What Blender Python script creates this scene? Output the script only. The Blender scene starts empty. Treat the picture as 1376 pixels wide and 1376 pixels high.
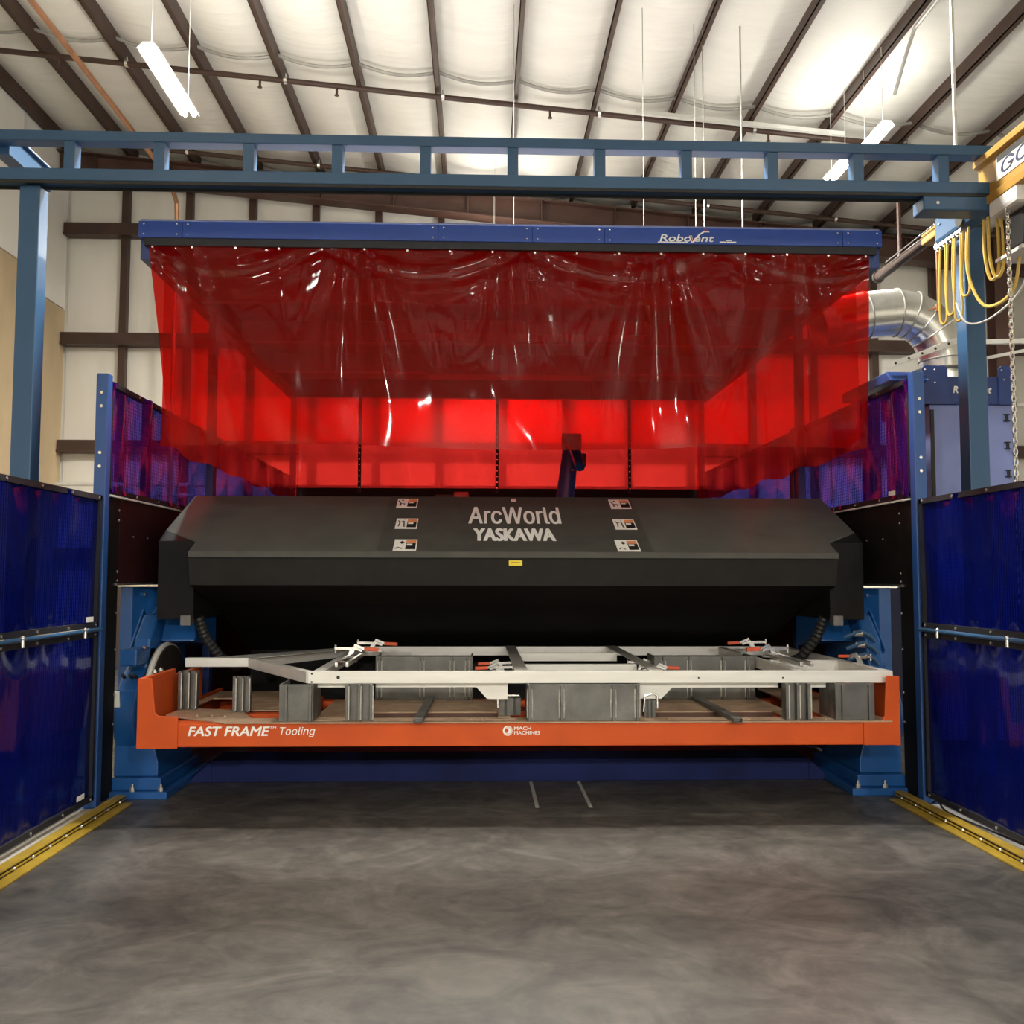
import bpy, math, random
from mathutils import Vector, Matrix
random.seed(7)
S = bpy.context.scene
COL = S.collection
PI = math.pi

# ------------------------------------------------------------------ camera
F_PX, W_PX = 1310.0, 1376.0
yaw = math.atan2(43, math.hypot(F_PX, 87)); pitch = math.atan2(87, F_PX); roll = 0.0019
fw = Vector((math.sin(yaw)*math.cos(pitch), math.cos(yaw)*math.cos(pitch), math.sin(pitch)))
rt = Vector((math.cos(yaw), -math.sin(yaw), 0)); up = rt.cross(fw)
rt, up = rt*math.cos(roll)+up*math.sin(roll), up*math.cos(roll)-rt*math.sin(roll)
cam = bpy.data.objects.new('camera', bpy.data.cameras.new('camera'))
COL.objects.link(cam)
cam.matrix_world = Matrix(((rt.x, up.x, -fw.x, 0), (rt.y, up.y, -fw.y, 0), (rt.z, up.z, -fw.z, 1.5), (0, 0, 0, 1)))
cam.data.sensor_width = 36; cam.data.lens = 36*F_PX/W_PX
cam.data.clip_start = 0.05; cam.data.clip_end = 200
S.camera = cam

# ------------------------------------------------------------------ world / exposure
world = bpy.data.worlds.new('world'); S.world = world; world.use_nodes = True
world.node_tree.nodes['Background'].inputs[0].default_value = (0.8, 0.85, 0.9, 1)
world.node_tree.nodes['Background'].inputs[1].default_value = 0.15
S.view_settings.view_transform = 'Standard'
S.view_settings.look = 'None'
S.view_settings.gamma = 1.0
S.view_settings.use_curve_mapping = False
S.view_settings.exposure = 0.33
LAMP_DOWN, LAMP_UP, TUBE = 165.0, 62.0, 30.0      # watts per lamp side, tube emission
# (x, y0, y1, z, downward factor, upward factor) of every strip lamp, seen ones and added unseen ones
LAMPS = [(-2.98, 8.5, 9.8, 6.2, .8, .7), (4.57, 10.55, 11.27, 6.6, .3, .12), (4.47, 11.43, 12.1, 6.6, .3, .12),
         (0.3, 7.5, 8.7, 7.3, 5.2, .05), (-3.2, 0.6, 1.8, 6.2, 0.2, .5), (4.2, 0.6, 1.8, 6.2, 0.2, .5),  # key lamp out of view, then two added lamps over the front floor
         (0.5, -3.6, -2.4, 6.2, 0.2, .8), (-3.2, -9.6, -8.4, 4.8, 7.0, 1.3), (4.2, -9.6, -8.4, 4.8, 7.0, 1.3),  # added behind the viewer for frontal light on barrier and frame
         (0.5, -12.2, -11.0, 5.6, 6.0, 1.3), (0.2, 14.2, 15.4, 6.4, 1.8, .35),  # added far lamp for frontal light; added hidden lamp for the back wall
         (-1.8, 10.4, 11.6, 5.1, .05, .26), (2.4, 10.4, 11.6, 4.95, .05, .16)]  # added out of sight on the hood roof to even out the ceiling
LAMP_ACROSS = (3,)      # indices of lamps hung across the hall instead of along it

# ------------------------------------------------------------------ helpers
def tag(o, label=None, cat=None, group=None, kind=None):
    if label: o['label'] = label
    if cat: o['category'] = cat
    if group: o['group'] = group
    if kind: o['kind'] = kind
    return o

def empty(name, loc, label=None, cat=None, group=None, kind=None):
    o = bpy.data.objects.new(name, None); COL.objects.link(o)
    o.empty_display_size = 0.1; o.location = loc
    return tag(o, label, cat, group, kind)

def wloc(o):
    v = Vector((0, 0, 0))
    while o: v += o.location; o = o.parent
    return v

class MB:
    def __init__(s): s.v = []; s.f = []
    def add(s, vs, fs):
        n = len(s.v); s.v += [tuple(p) for p in vs]; s.f += [tuple(i+n for i in f) for f in fs]; return s
    def box(s, x0, x1, y0, y1, z0, z1):
        x0, x1 = min(x0, x1), max(x0, x1); y0, y1 = min(y0, y1), max(y0, y1); z0, z1 = min(z0, z1), max(z0, z1)
        return s.add([(x0,y0,z0),(x1,y0,z0),(x1,y1,z0),(x0,y1,z0),(x0,y0,z1),(x1,y0,z1),(x1,y1,z1),(x0,y1,z1)],
              [(0,3,2,1),(4,5,6,7),(0,1,5,4),(1,2,6,5),(2,3,7,6),(3,0,4,7)])
    def obox(s, c, size, M):
        hx, hy, hz = [k/2 for k in size]; c = Vector(c)
        vs = [c+M@Vector((a*hx,b*hy,d*hz)) for d in (-1,1) for a,b in ((-1,-1),(1,-1),(1,1),(-1,1))]
        return s.add(vs, [(0,3,2,1),(4,5,6,7),(0,1,5,4),(1,2,6,5),(2,3,7,6),(3,0,4,7)])
    def bar(s, p0, p1, w, h, up=(0,0,1)):
        p0, p1 = Vector(p0), Vector(p1); d = (p1-p0); L = d.length; d.normalize()
        u = Vector(up); r = d.cross(u)
        if r.length < 1e-4: r = d.cross(Vector((1,0,0)))
        r.normalize(); u = r.cross(d)
        M = Matrix((r, d, u)).transposed()
        return s.obox((p0+p1)/2, (w, L, h), M)
    def tube(s, pts, r, n=10, cap=True, radii=None):
        pts = [Vector(p) for p in pts]; m = len(pts); rings = []
        prev = None
        for i, p in enumerate(pts):
            t = (pts[min(i+1,m-1)]-pts[max(i-1,0)]).normalized()
            if prev is None:
                a = Vector((0,0,1)) if abs(t.z) < .9 else Vector((1,0,0))
                u = t.cross(a).normalized()
            else:
                u = prev-t*prev.dot(t)
                u = u.normalized() if u.length > 1e-5 else t.orthogonal().normalized()
            prev = u; w = t.cross(u); rr = radii[i] if radii else r
            rings.append([p+(u*math.cos(2*PI*k/n)+w*math.sin(2*PI*k/n))*rr for k in range(n)])
        vs = [q for R in rings for q in R]
        fs = [(i*n+k, i*n+(k+1)%n, (i+1)*n+(k+1)%n, (i+1)*n+k) for i in range(m-1) for k in range(n)]
        if cap: fs += [tuple(range(n-1,-1,-1)), tuple(range((m-1)*n, m*n))]
        return s.add(vs, fs)
    def cyl(s, p0, p1, r, n=20, r1=None): return s.tube([p0, p1], r, n, radii=[r, r if r1 is None else r1])
    def prism(s, poly, axis, a0, a1):
        # poly: 2D points; axis x: (y,z), axis y: (x,z), axis z: (x,y)
        def P(p, a): return (a,p[0],p[1]) if axis == 'x' else (p[0],a,p[1]) if axis == 'y' else (p[0],p[1],a)
        n = len(poly)
        vs = [P(p,a0) for p in poly]+[P(p,a1) for p in poly]
        fs = [(i,(i+1)%n,n+(i+1)%n,n+i) for i in range(n)]+[tuple(range(n-1,-1,-1)), tuple(range(n,2*n))]
        return s.add(vs, fs)
    def sphere(s, c, r, n=10, m=6):
        pts = [(c[0], c[1], c[2]-r+2*r*i/m) for i in range(m+1)]
        return s.tube(pts, r, n, radii=[max(1e-4, r*math.sin(PI*i/m)) for i in range(m+1)])
    def build(s, name, m, parent=None, label=None, cat=None, group=None, kind=None, bev=0, smooth=False, origin=None):
        if parent is not None: o0 = wloc(parent)
        elif origin is not None: o0 = Vector(origin)
        else:
            xs, ys, zs = zip(*s.v)
            o0 = Vector(((min(xs)+max(xs))/2, (min(ys)+max(ys))/2, min(zs)))
        me = bpy.data.meshes.new(name)
        me.from_pydata([(a-o0.x, b-o0.y, c-o0.z) for a,b,c in s.v], [], s.f)
        me.materials.append(m)
        import bmesh
        bm = bmesh.new(); bm.from_mesh(me); bmesh.ops.recalc_face_normals(bm, faces=bm.faces); bm.to_mesh(me); bm.free()
        o = bpy.data.objects.new(name, me); COL.objects.link(o)
        if parent is not None: o.parent = parent
        else: o.location = o0
        if smooth:
            for p in me.polygons: p.use_smooth = True
            try: me.set_sharp_from_angle(angle=math.radians(40))
            except Exception: pass
        if bev:
            b = o.modifiers.new('bevel', 'BEVEL'); b.width = bev; b.segments = 2; b.limit_method = 'ANGLE'
        return tag(o, label, cat, group, kind)

def copy_tree(o, parent=None, shift=None, **kw):
    c = o.copy(); COL.objects.link(c); c.parent = parent
    if shift is not None: c.location = o.location+Vector(shift)
    for ch in [q for q in bpy.data.objects if q.parent == o]: copy_tree(ch, c)
    tag(c, **kw)
    return c

def box_obj(name, m, x0, x1, y0, y1, z0, z1, parent=None, **kw):
    return MB().box(x0,x1,y0,y1,z0,z1).build(name, m, parent, **kw)

FONT = None
try:
    import os
    _p = os.path.join(bpy.utils.system_resource('DATAFILES'), 'fonts', 'Inter.woff2')
    if os.path.exists(_p): FONT = bpy.data.fonts.load(_p)
except Exception:
    FONT = None

def text_mb(txt, p0, width, height, right, upv, thick=0.0015, bold=0.0, shear=0.0):
    """lettering as real thin geometry: p0 lower-left corner, fitted to width x height in the plane right/upv"""
    cu = bpy.data.curves.new('lettering', 'FONT'); cu.body = txt; cu.size = 1
    if FONT and txt in ('ArcWorld', 'Tooling', 'GORBEL'): cu.font = FONT
    cu.shear = shear
    cu.extrude = 0.02; cu.resolution_u = 4
    o = bpy.data.objects.new('lettering', cu); COL.objects.link(o)
    dg = bpy.context.evaluated_depsgraph_get()
    me = bpy.data.meshes.new_from_object(o.evaluated_get(dg))
    bpy.data.objects.remove(o); bpy.data.curves.remove(cu)
    xs = [v.co.x for v in me.vertices]; ys = [v.co.y for v in me.vertices]
    x0, x1, y0, y1 = min(xs), max(xs), min(ys), max(ys)
    R, U = Vector(right).normalized(), Vector(upv).normalized(); N = R.cross(U)
    vs = [Vector(p0)+R*((v.co.x-x0)/(x1-x0)*width)+U*((v.co.y-y0)/(y1-y0)*height)+N*(thick if v.co.z > 0 else 0) for v in me.vertices]
    mb = MB(); F_ = [tuple(p.vertices) for p in me.polygons]; e = bold*height*.9
    for q_, (dx, dy) in enumerate(((0,0),) if not bold else ((0,0),(1,0),(-1,0),(0,.7),(0,-.7),(.7,.5),(-.7,.5),(.7,-.5),(-.7,-.5))):
        mb.add([v+R*(dx*e)+U*(dy*e)+N*(.00022*q_) for v in vs], F_)
    bpy.data.meshes.remove(me)
    return mb

# ------------------------------------------------------------------ materials
def nt(name):
    m = bpy.data.materials.new(name); m.use_nodes = True
    return m, m.node_tree.nodes, m.node_tree.links, m.node_tree.nodes['Principled BSDF']

def mat(name, col, rough=0.5, metal=0.0, var=0.12, scale=6.0, bump=0.0, bscale=40.0, spec=0.5, col2=None, stretch=None, coat=0.0):
    m, N, L, b = nt(name)
    b.inputs['Roughness'].default_value = rough; b.inputs['Metallic'].default_value = metal
    b.inputs['Specular IOR Level'].default_value = spec
    b.inputs['Coat Weight'].default_value = coat
    tc = N.new('ShaderNodeTexCoord'); mp = N.new('ShaderNodeMapping')
    if stretch: mp.inputs['Scale'].default_value = stretch
    L.new(tc.outputs['Object'], mp.inputs['Vector'])
    no = N.new('ShaderNodeTexNoise'); no.inputs['Scale'].default_value = scale; no.inputs['Detail'].default_value = 6
    L.new(mp.outputs[0], no.inputs['Vector'])
    cr = N.new('ShaderNodeValToRGB')
    c2 = col2 or [min(1, c*(1+var)) for c in col]; c1 = [c*(1-var) for c in col]
    cr.color_ramp.elements[0].color = (*c1, 1); cr.color_ramp.elements[1].color = (*c2, 1)
    cr.color_ramp.elements[0].position = .3; cr.color_ramp.elements[1].position = .7
    L.new(no.outputs['Fac'], cr.inputs[0]); L.new(cr.outputs[0], b.inputs['Base Color'])
    if bump:
        n2 = N.new('ShaderNodeTexNoise'); n2.inputs['Scale'].default_value = bscale; n2.inputs['Detail'].default_value = 4
        L.new(mp.outputs[0], n2.inputs['Vector'])
        bp = N.new('ShaderNodeBump'); bp.inputs['Strength'].default_value = bump; bp.inputs['Distance'].default_value = .02
        L.new(n2.outputs['Fac'], bp.inputs['Height']); L.new(bp.outputs[0], b.inputs['Normal'])
    return m

def film(name, trans, body, body_w, gloss_rough, gcol=(1,1,1), ior=1.45, bump=0.15, bscale=6.0, stretch=(1,1,.35)):
    m, N, L, b = nt(name); N.remove(b); out = N['Material Output']
    tr = N.new('ShaderNodeBsdfTransparent'); tr.inputs[0].default_value = (*trans, 1)
    tl = N.new('ShaderNodeBsdfTranslucent'); tl.inputs[0].default_value = (*body, 1)
    df = N.new('ShaderNodeBsdfDiffuse'); df.inputs[0].default_value = (*body, 1)
    gl = N.new('ShaderNodeBsdfGlossy'); gl.inputs['Roughness'].default_value = gloss_rough; gl.inputs[0].default_value = (*gcol, 1)
    lw = N.new('ShaderNodeLayerWeight'); lw.inputs[0].default_value = .5
    pw = N.new('ShaderNodeMath'); pw.operation = 'POWER'; pw.inputs[1].default_value = 5; L.new(lw.outputs['Facing'], pw.inputs[0])
    f0 = ((ior-1)/(ior+1))**2
    fr = N.new('ShaderNodeMath'); fr.operation = 'MULTIPLY_ADD'; fr.inputs[1].default_value = .8*(1-f0); fr.inputs[2].default_value = f0; L.new(pw.outputs[0], fr.inputs[0])
    m0 = N.new('ShaderNodeMixShader'); L.new(tl.outputs[0], m0.inputs[1]); L.new(df.outputs[0], m0.inputs[2])
    m1 = N.new('ShaderNodeMixShader'); m1.inputs[0].default_value = body_w
    L.new(tr.outputs[0], m1.inputs[1]); L.new(m0.outputs[0], m1.inputs[2])
    m2 = N.new('ShaderNodeMixShader'); L.new(fr.outputs[0], m2.inputs[0]); L.new(m1.outputs[0], m2.inputs[1]); L.new(gl.outputs[0], m2.inputs[2])
    L.new(m2.outputs[0], out.inputs[0])
    tc = N.new('ShaderNodeTexCoord'); mp = N.new('ShaderNodeMapping'); mp.inputs['Scale'].default_value = stretch
    no = N.new('ShaderNodeTexNoise'); no.inputs['Scale'].default_value = bscale; no.inputs['Detail'].default_value = 2
    bp = N.new('ShaderNodeBump'); bp.inputs['Strength'].default_value = bump; bp.inputs['Distance'].default_value = .05
    L.new(tc.outputs['Object'], mp.inputs[0]); L.new(mp.outputs[0], no.inputs['Vector']); L.new(no.outputs['Fac'], bp.inputs['Height'])
    L.new(bp.outputs[0], gl.inputs['Normal']); L.new(bp.outputs[0], lw.inputs['Normal'])
    return m

def emit(name, col, s):
    m, N, L, b = nt(name); b.inputs['Emission Color'].default_value = (*col, 1); b.inputs['Emission Strength'].default_value = s
    b.inputs['Base Color'].default_value = (*col, 1)
    return m

def floor_mat():
    m, N, L, b = nt('concrete_floor')
    tc = N.new('ShaderNodeTexCoord')
    mp = N.new('ShaderNodeMapping'); mp.inputs['Scale'].default_value = (1, 1.15, 1); mp.inputs['Rotation'].default_value = (0, 0, .5)
    L.new(tc.outputs['Object'], mp.inputs[0])
    a = N.new('ShaderNodeTexNoise'); a.inputs['Scale'].default_value = 2.1; a.inputs['Detail'].default_value = 12; a.inputs['Roughness'].default_value = .66; a.inputs['Distortion'].default_value = 1.3
    c = N.new('ShaderNodeTexNoise'); c.inputs['Scale'].default_value = 9; c.inputs['Detail'].default_value = 8; c.inputs['Distortion'].default_value = .4
    L.new(mp.outputs[0], a.inputs['Vector']); L.new(mp.outputs[0], c.inputs['Vector'])
    mx = N.new('ShaderNodeMath'); mx.operation = 'MULTIPLY_ADD'; mx.inputs[1].default_value = .35
    L.new(c.outputs['Fac'], mx.inputs[0]); L.new(a.outputs['Fac'], mx.inputs[2])
    cr = N.new('ShaderNodeValToRGB')
    E_ = cr.color_ramp.elements
    E_[0].position = .48; E_[0].color = (.036, .033, .029, 1); E_[1].position = .85; E_[1].color = (.135, .126, .110, 1)
    e = E_.new(.66); e.color = (.075, .070, .061, 1)
    L.new(mx.outputs[0], cr.inputs[0]); L.new(cr.outputs[0], b.inputs['Base Color'])
    rr = N.new('ShaderNodeMapRange'); rr.inputs[1].default_value = .4; rr.inputs[2].default_value = .9; rr.inputs[3].default_value = .55; rr.inputs[4].default_value = .34
    L.new(mx.outputs[0], rr.inputs[0]); L.new(rr.outputs[0], b.inputs['Roughness'])
    bp = N.new('ShaderNodeBump'); bp.inputs['Strength'].default_value = .12; bp.inputs['Distance'].default_value = .01
    L.new(c.outputs['Fac'], bp.inputs['Height']); L.new(bp.outputs[0], b.inputs['Normal'])
    return m

M = {}
M['floor'] = floor_mat()
M['insul'] = mat('white_vinyl_insulation', (.88,.87,.80), .55, var=.03, scale=2, bump=.55, bscale=4, stretch=(.6,3.0,1), spec=.35)
M['wallp'] = mat('white_wall_insulation', (.84,.82,.75), .6, var=.04, scale=1.5, bump=.3, bscale=3, stretch=(1.5,1,.4))
M['tan'] = mat('tan_board', (.52,.40,.24), .75, var=.18, scale=1.2, stretch=(1,1,.4))
M['brown'] = mat('brown_steel', (.060,.032,.022), .5, var=.2, scale=3)
M['brown2'] = mat('brown_steel_beam', (.085,.042,.030), .5, var=.2, scale=3)
M['cblue'] = mat('crane_blue_paint', (.028,.09,.19), .42, var=.08, scale=2)
M['hblue'] = mat('hood_blue_paint', (.013,.055,.30), .45, var=.06, scale=12, bump=.06, bscale=180)
M['pblue'] = mat('post_blue_paint', (.015,.07,.25), .42, var=.08)
M['mblue'] = mat('machine_blue_paint', (.010,.085,.29), .36, var=.1, scale=5)
M['base_blue'] = mat('base_navy_paint', (.008,.014,.075), .75, spec=.2, var=.25, scale=3)
M['coll'] = mat('collector_blue_paint', (.20,.25,.52), .45, var=.05)
M['collD'] = mat('collector_dark_blue', (.016,.045,.19), .4, var=.06)
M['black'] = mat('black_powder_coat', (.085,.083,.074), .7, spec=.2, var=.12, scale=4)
M['blackD'] = mat('black_panel', (.010,.0095,.0095), .65, spec=.15, var=.15)
M['maroon'] = mat('dark_maroon_panel', (.034,.008,.010), .6, spec=.2, var=.15)
M['rubber'] = mat('black_rubber', (.012,.012,.012), .6)
M['hem'] = mat('black_hem', (.010,.010,.014), .6)
M['orange'] = mat('orange_paint', (.56,.080,.011), .5, spec=.25, var=.10, scale=3)
M['alu'] = mat('raw_aluminium', (.74,.73,.68), .42, .2, var=.07, scale=8, stretch=(.3,1,3))
M['steel'] = mat('hot_rolled_steel', (.125,.122,.112), .45, .45, var=.3, scale=7, bump=.1, bscale=25)
M['steelL'] = mat('weld_bead_steel', (.62,.60,.54), .4, .4, var=.2, scale=30)
M['gray'] = mat('gray_bar_steel', (.36,.35,.32), .45, .2, var=.12)
M['rust'] = mat('rusty_steel_plate', (.40,.26,.165), .62, .05, var=.22, scale=7, col2=(.50,.35,.23))
M['chrome'] = mat('bright_steel', (.72,.71,.68), .22, .9, var=.05)
M['rim'] = mat('machined_rim', (.80,.78,.72), .35, .25, var=.05)
M['disc'] = mat('dark_faceplate', (.040,.031,.026), .5, .2, var=.3, scale=10)
M['galv'] = mat('galvanised_duct', (.70,.70,.66), .26, .85, var=.10, scale=14)
M['white'] = mat('white_paint', (.90,.90,.88), .4, var=.02)
M['wpipe'] = mat('white_conduit', (.72,.72,.68), .35, .3, var=.05)
M['decal_white'] = mat('decal_white', (.86,.85,.80), .5, var=.02)
M['decal_orange'] = mat('decal_orange', (.80,.28,.10), .5, var=.05)
M['decal_black'] = mat('decal_black', (.012,.012,.012), .5)
M['decal_yellow'] = mat('decal_yellow', (.78,.62,.02), .5, var=.05)
M['red_print'] = mat('red_print', (.55,.03,.03), .5)
M['yellow'] = mat('safety_yellow_paint', (.36,.24,.022), .45, var=.18, scale=9)
M['cyel'] = mat('crane_yellow_paint', (.42,.225,.03), .42, var=.08)
M['cord'] = mat('yellow_cord', (.62,.42,.08), .5, var=.06)
M['copper'] = mat('copper_pipe', (.48,.24,.13), .35, .6, var=.15)
M['handle'] = mat('orange_red_grip', (.72,.10,.03), .45, var=.06)
M['bolt'] = mat('zinc_bolt', (.75,.75,.72), .25, .8, var=.05)
M['lightc'] = mat('pale_concrete', (.40,.39,.36), .7, var=.15, scale=9)
M['red'] = film('red_welding_film', (.93,.035,.028), (.68,.010,.008), .33, .045, bump=.03, ior=1.27)
M['redS'] = film('red_welding_film_side', (.93,.05,.04), (.75,.03,.026), .28, .14, ior=1.3)
M['redB'] = film('red_back_film', (.93,.05,.04), (.68,.03,.027), .62, .12, ior=1.25)
M['blue'] = film('blue_welding_film', (.012,.022,.30), (.006,.014,.24), .40, .10, gcol=(.8,.85,1), ior=1.35, bump=.10)
M['blueU'] = film('blue_film_pink_reflection', (.10,.14,.80), (.16,.012,.42), .30, .12, gcol=(1,.6,.75), ior=1.6, bump=.35, bscale=5)  # red curtain's pink reflection is put into body and gloss colour
M['tube'] = emit('lamp_tube_glow', (1, .97, .90), TUBE)
M['bulb'] = emit('cyan_indicator', (.1, .8, 1), 3)

# ================================================================== SETTING
XL, XR, YB, YF = -6.82, 9.6, 16.0, -16.0
def roof(x): return 8.0-x/11.0
tag(box_obj('floor', M['floor'], XL-.2, XR+.2, YF-.2, YB+.2, -.2, 0), kind='structure')

# ceiling: deck > insulation strips and purlins
deck = MB()
deck.prism([(XL-.2, roof(XL-.2)+.10), (XR+.2, roof(XR+.2)+.10), (XR+.2, roof(XR+.2)+.2), (XL-.2, roof(XL-.2)+.2)], 'y', YF-.2, YB+.2)
ceiling = deck.build('ceiling', M['insul'], kind='structure')
PUR = [-.56+1.03*k for k in range(-6, 10)]
edges = [XL]+PUR+[XR]
for a, b in zip(edges[:-1], edges[1:]):
    mb = MB(); nx, ny = 8, 120
    vs = []
    for j in range(ny+1):
        y = YF+(YB-YF)*j/ny
        for i in range(nx+1):
            t = i/nx; x = a+(b-a)*t
            sag = -.10*math.sin(PI*t)*(1+.25*math.sin(y*2.1+a))-.012*math.sin(y*9+a*3+4*t)*math.sin(PI*t)
            vs.append((x, y, roof(x)+.03+sag))
    fs = [(j*(nx+1)+i, j*(nx+1)+i+1, (j+1)*(nx+1)+i+1, (j+1)*(nx+1)+i) for j in range(ny) for i in range(nx)]
    mb.add(vs, fs).build('insulation_strip', M['insul'], ceiling, smooth=True)
for x in PUR:
    mb = MB(); zt = roof(x)+.08
    mb.box(x-.006, x+.006, YF, YB, zt-.27, zt); mb.box(x-.055, x+.006, YF, YB, zt-.28, zt-.265); mb.box(x-.055, x-.045, YF, YB, zt-.28, zt-.25)
    mb.box(x-.006, x+.06, YF, YB, zt-.012, zt)
    mb.build('purlin', M['brown'], ceiling)

# back wall: sheet > white panels, studs, girts
wb = MB().box(XL-.2, XR+.2, YB+.1, YB+.2, 0, 8.9).build('wall_back', M['wallp'], kind='structure')
STUD = [-5.87+1.04*k for k in range(0, 15)]
GIRT = [1.85, 3.59, 5.35, 7.17]
cols = [XL]+STUD+[XR]; rows = [0]+GIRT+[8.9]
for a, b in zip(cols[:-1], cols[1:]):
    for c, d in zip(rows[:-1], rows[1:]):
        if d > 8.5: d = roof((a+b)/2)+.02
        n = 6; vs = []; 
        for j in range(n+1):
            for i in range(n+1):
                u, v = i/n, j/n
                vs.append((a+(b-a)*u, YB+.07-.05*(math.sin(PI*u)*math.sin(PI*v))**.5, c+(d-c)*v))
        fs = [(j*(n+1)+i, j*(n+1)+i+1, (j+1)*(n+1)+i+1, (j+1)*(n+1)+i) for j in range(n) for i in range(n)]
        MB().add(vs, fs).build('wall_panel', M['wallp'], wb, smooth=True)
for x in STUD: box_obj('stud', M['brown'], x-.055, x+.055, YB-.08, YB+.05, 0, roof(x)-.1, parent=wb)
for z in GIRT:
    mb = MB(); mb.box(XL, XR, YB-.18, YB+.03, z-.10, z+.10); mb.box(XL, XR, YB-.2, YB-.18, z-.10, z-.06)
    mb.build('girt', M['brown'], wb)
# rafter of the end frame under the roof
mb = MB()
for dz0, dz1, y0, y1 in ((-.30,-.28, 15.45, 15.75), (-.66,-.64, 15.45, 15.75), (-.64,-.30, 15.59, 15.61)):
    mb.prism([(XL, roof(XL)+dz0), (XR, roof(XR)+dz0), (XR, roof(XR)+dz1), (XL, roof(XL)+dz1)], 'y', y0, y1)
for k in range(14):
    x = XL+.6+k*1.2; mb.box(x-.006, x+.006, 15.46, 15.74, roof(x)-.64, roof(x)-.29)
mb.build('rafter', M['brown2'], ceiling)
# left wall: white upper panels, tan board lower panels with seams, girt
wl = MB().box(XL-.2, XL-.06, YF, YB+.2, 0, 8.9).build('wall_left', M['wallp'], kind='structure')
ys = [YF+1.6*k for k in range(21)]
for k, (a, b) in enumerate(zip(ys[:-1], ys[1:])):
    zt = 6.15-(.30 if k % 2 else 0)
    box_obj('tan_panel', M['tan'], XL-.06, XL-.01, a+.01, b-.01, 0, zt, parent=wl)
    box_obj('white_panel', M['wallp'], XL-.06, XL-.015, a+.01, b-.01, zt+.02, 8.75, parent=wl)
    box_obj('edge_strip', M['wpipe'], XL-.012, XL+.012, a-.015, a+.015, 0, 8.5, parent=wl)
tag(box_obj('wall_right', M['wallp'], XR, XR+.2, YF, YB+.2, 0, 8.0), kind='structure')
tag(box_obj('wall_front', M['wallp'], XL-.2, XR+.2, YF-.2, YF, 0, 8.8), kind='structure')
# building column at the back right
mb = MB(); mb.box(8.30, 8.58, 15.2, 15.22, 0, 7.2); mb.box(8.30, 8.58, 15.48, 15.5, 0, 7.2); mb.box(8.43, 8.45, 15.22, 15.48, 0, 7.2)
mb.build('building_column', M['brown2'], label='dark brown steel building column at the right end of back wall', cat='column')

# ================================================================== CEILING SERVICES
def pipe_run(name, pts, r, m, label, cat, n=8, parts=None):
    o = MB().tube(pts, r, n).build(name, m, label=label, cat=cat, smooth=True)
    return o
def sprinkler(Y, dz, label, xs):
    root = empty('sprinkler_pipe', (0, Y, roof(0)+dz), label, 'pipe')
    MB().tube([(XL+.1, Y, roof(XL+.1)+dz), (XR-.1, Y, roof(XR-.1)+dz)], .036, 10).build('pipe', M['brown'], root, smooth=True)
    for x in xs:
        mb = MB(); z = roof(x)+dz
        mb.cyl((x, Y, z-.01), (x, Y, z-.12), .016, 8); mb.cyl((x, Y, z-.12), (x, Y, z-.13), .03, 8)
        mb.build('sprinkler_head', M['brown2'], root)
    for x in PUR[::2]:
        z = roof(x)+dz; mb = MB(); mb.cyl((x+.05, Y, z-.045), (x+.05, Y, z+.09), .012, 6); mb.cyl((x+.03, Y, z), (x+.07, Y, z), .048, 10)
        mb.build('pipe_hanger', M['bolt'], root)
sprinkler(12.45, -.26, 'dark steel sprinkler pipe crossing the whole ceiling above the blue truss', [-5.5, -2.9, -1.9, .9, 3.8])
sprinkler(15.1, -.26, 'dark steel sprinkler pipe near the back wall, seen through the truss', [-1.6, .9, 4.2])
# grey cable hung in shallow swags from purlin to purlin
root = empty('swag_cable', (0, 12.2, 7.8), 'grey cable hanging in shallow swags under the white ceiling insulation', 'cable')
for a, b in zip(PUR[:-1], PUR[1:]):
    pts = [(a+(b-a)*t/10, 12.2, roof(a+(b-a)*t/10)-.06-.09*math.sin(PI*t/10)) for t in range(11)]
    MB().tube(pts, .022, 6).build('cable_swag', M['gray'], root, smooth=True)
pipe_run('copper_pipe', [(-4.75, -2, 7.55), (-4.75, 14.6, 7.55), (-4.78, 15.1, 7.35), (-4.80, 15.2, 7.1), (-4.80, 15.2, 2.0)], .035, M['copper'],
         'copper pipe running under the roof and down the back wall', 'pipe')
MB().bar((2.0, 12.28, roof(2.0)-.27), (4.75, 12.28, roof(4.75)-.27), .06, .05).build('strut_channel', M['wpipe'], label='pale strut channel beside the long sprinkler pipe on the ceiling', cat='strut')
pipe_run('conduit', [(4.62, 4.0, roof(4.62)-.22), (4.62, 9.9, roof(4.62)-.22), (4.61, 10.1, roof(4.62)-.4), (4.58, 10.35, 6.85)], .022, M['wpipe'],
         'white conduit along a ceiling purlin with a drop to the right lamps', 'conduit')

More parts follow.
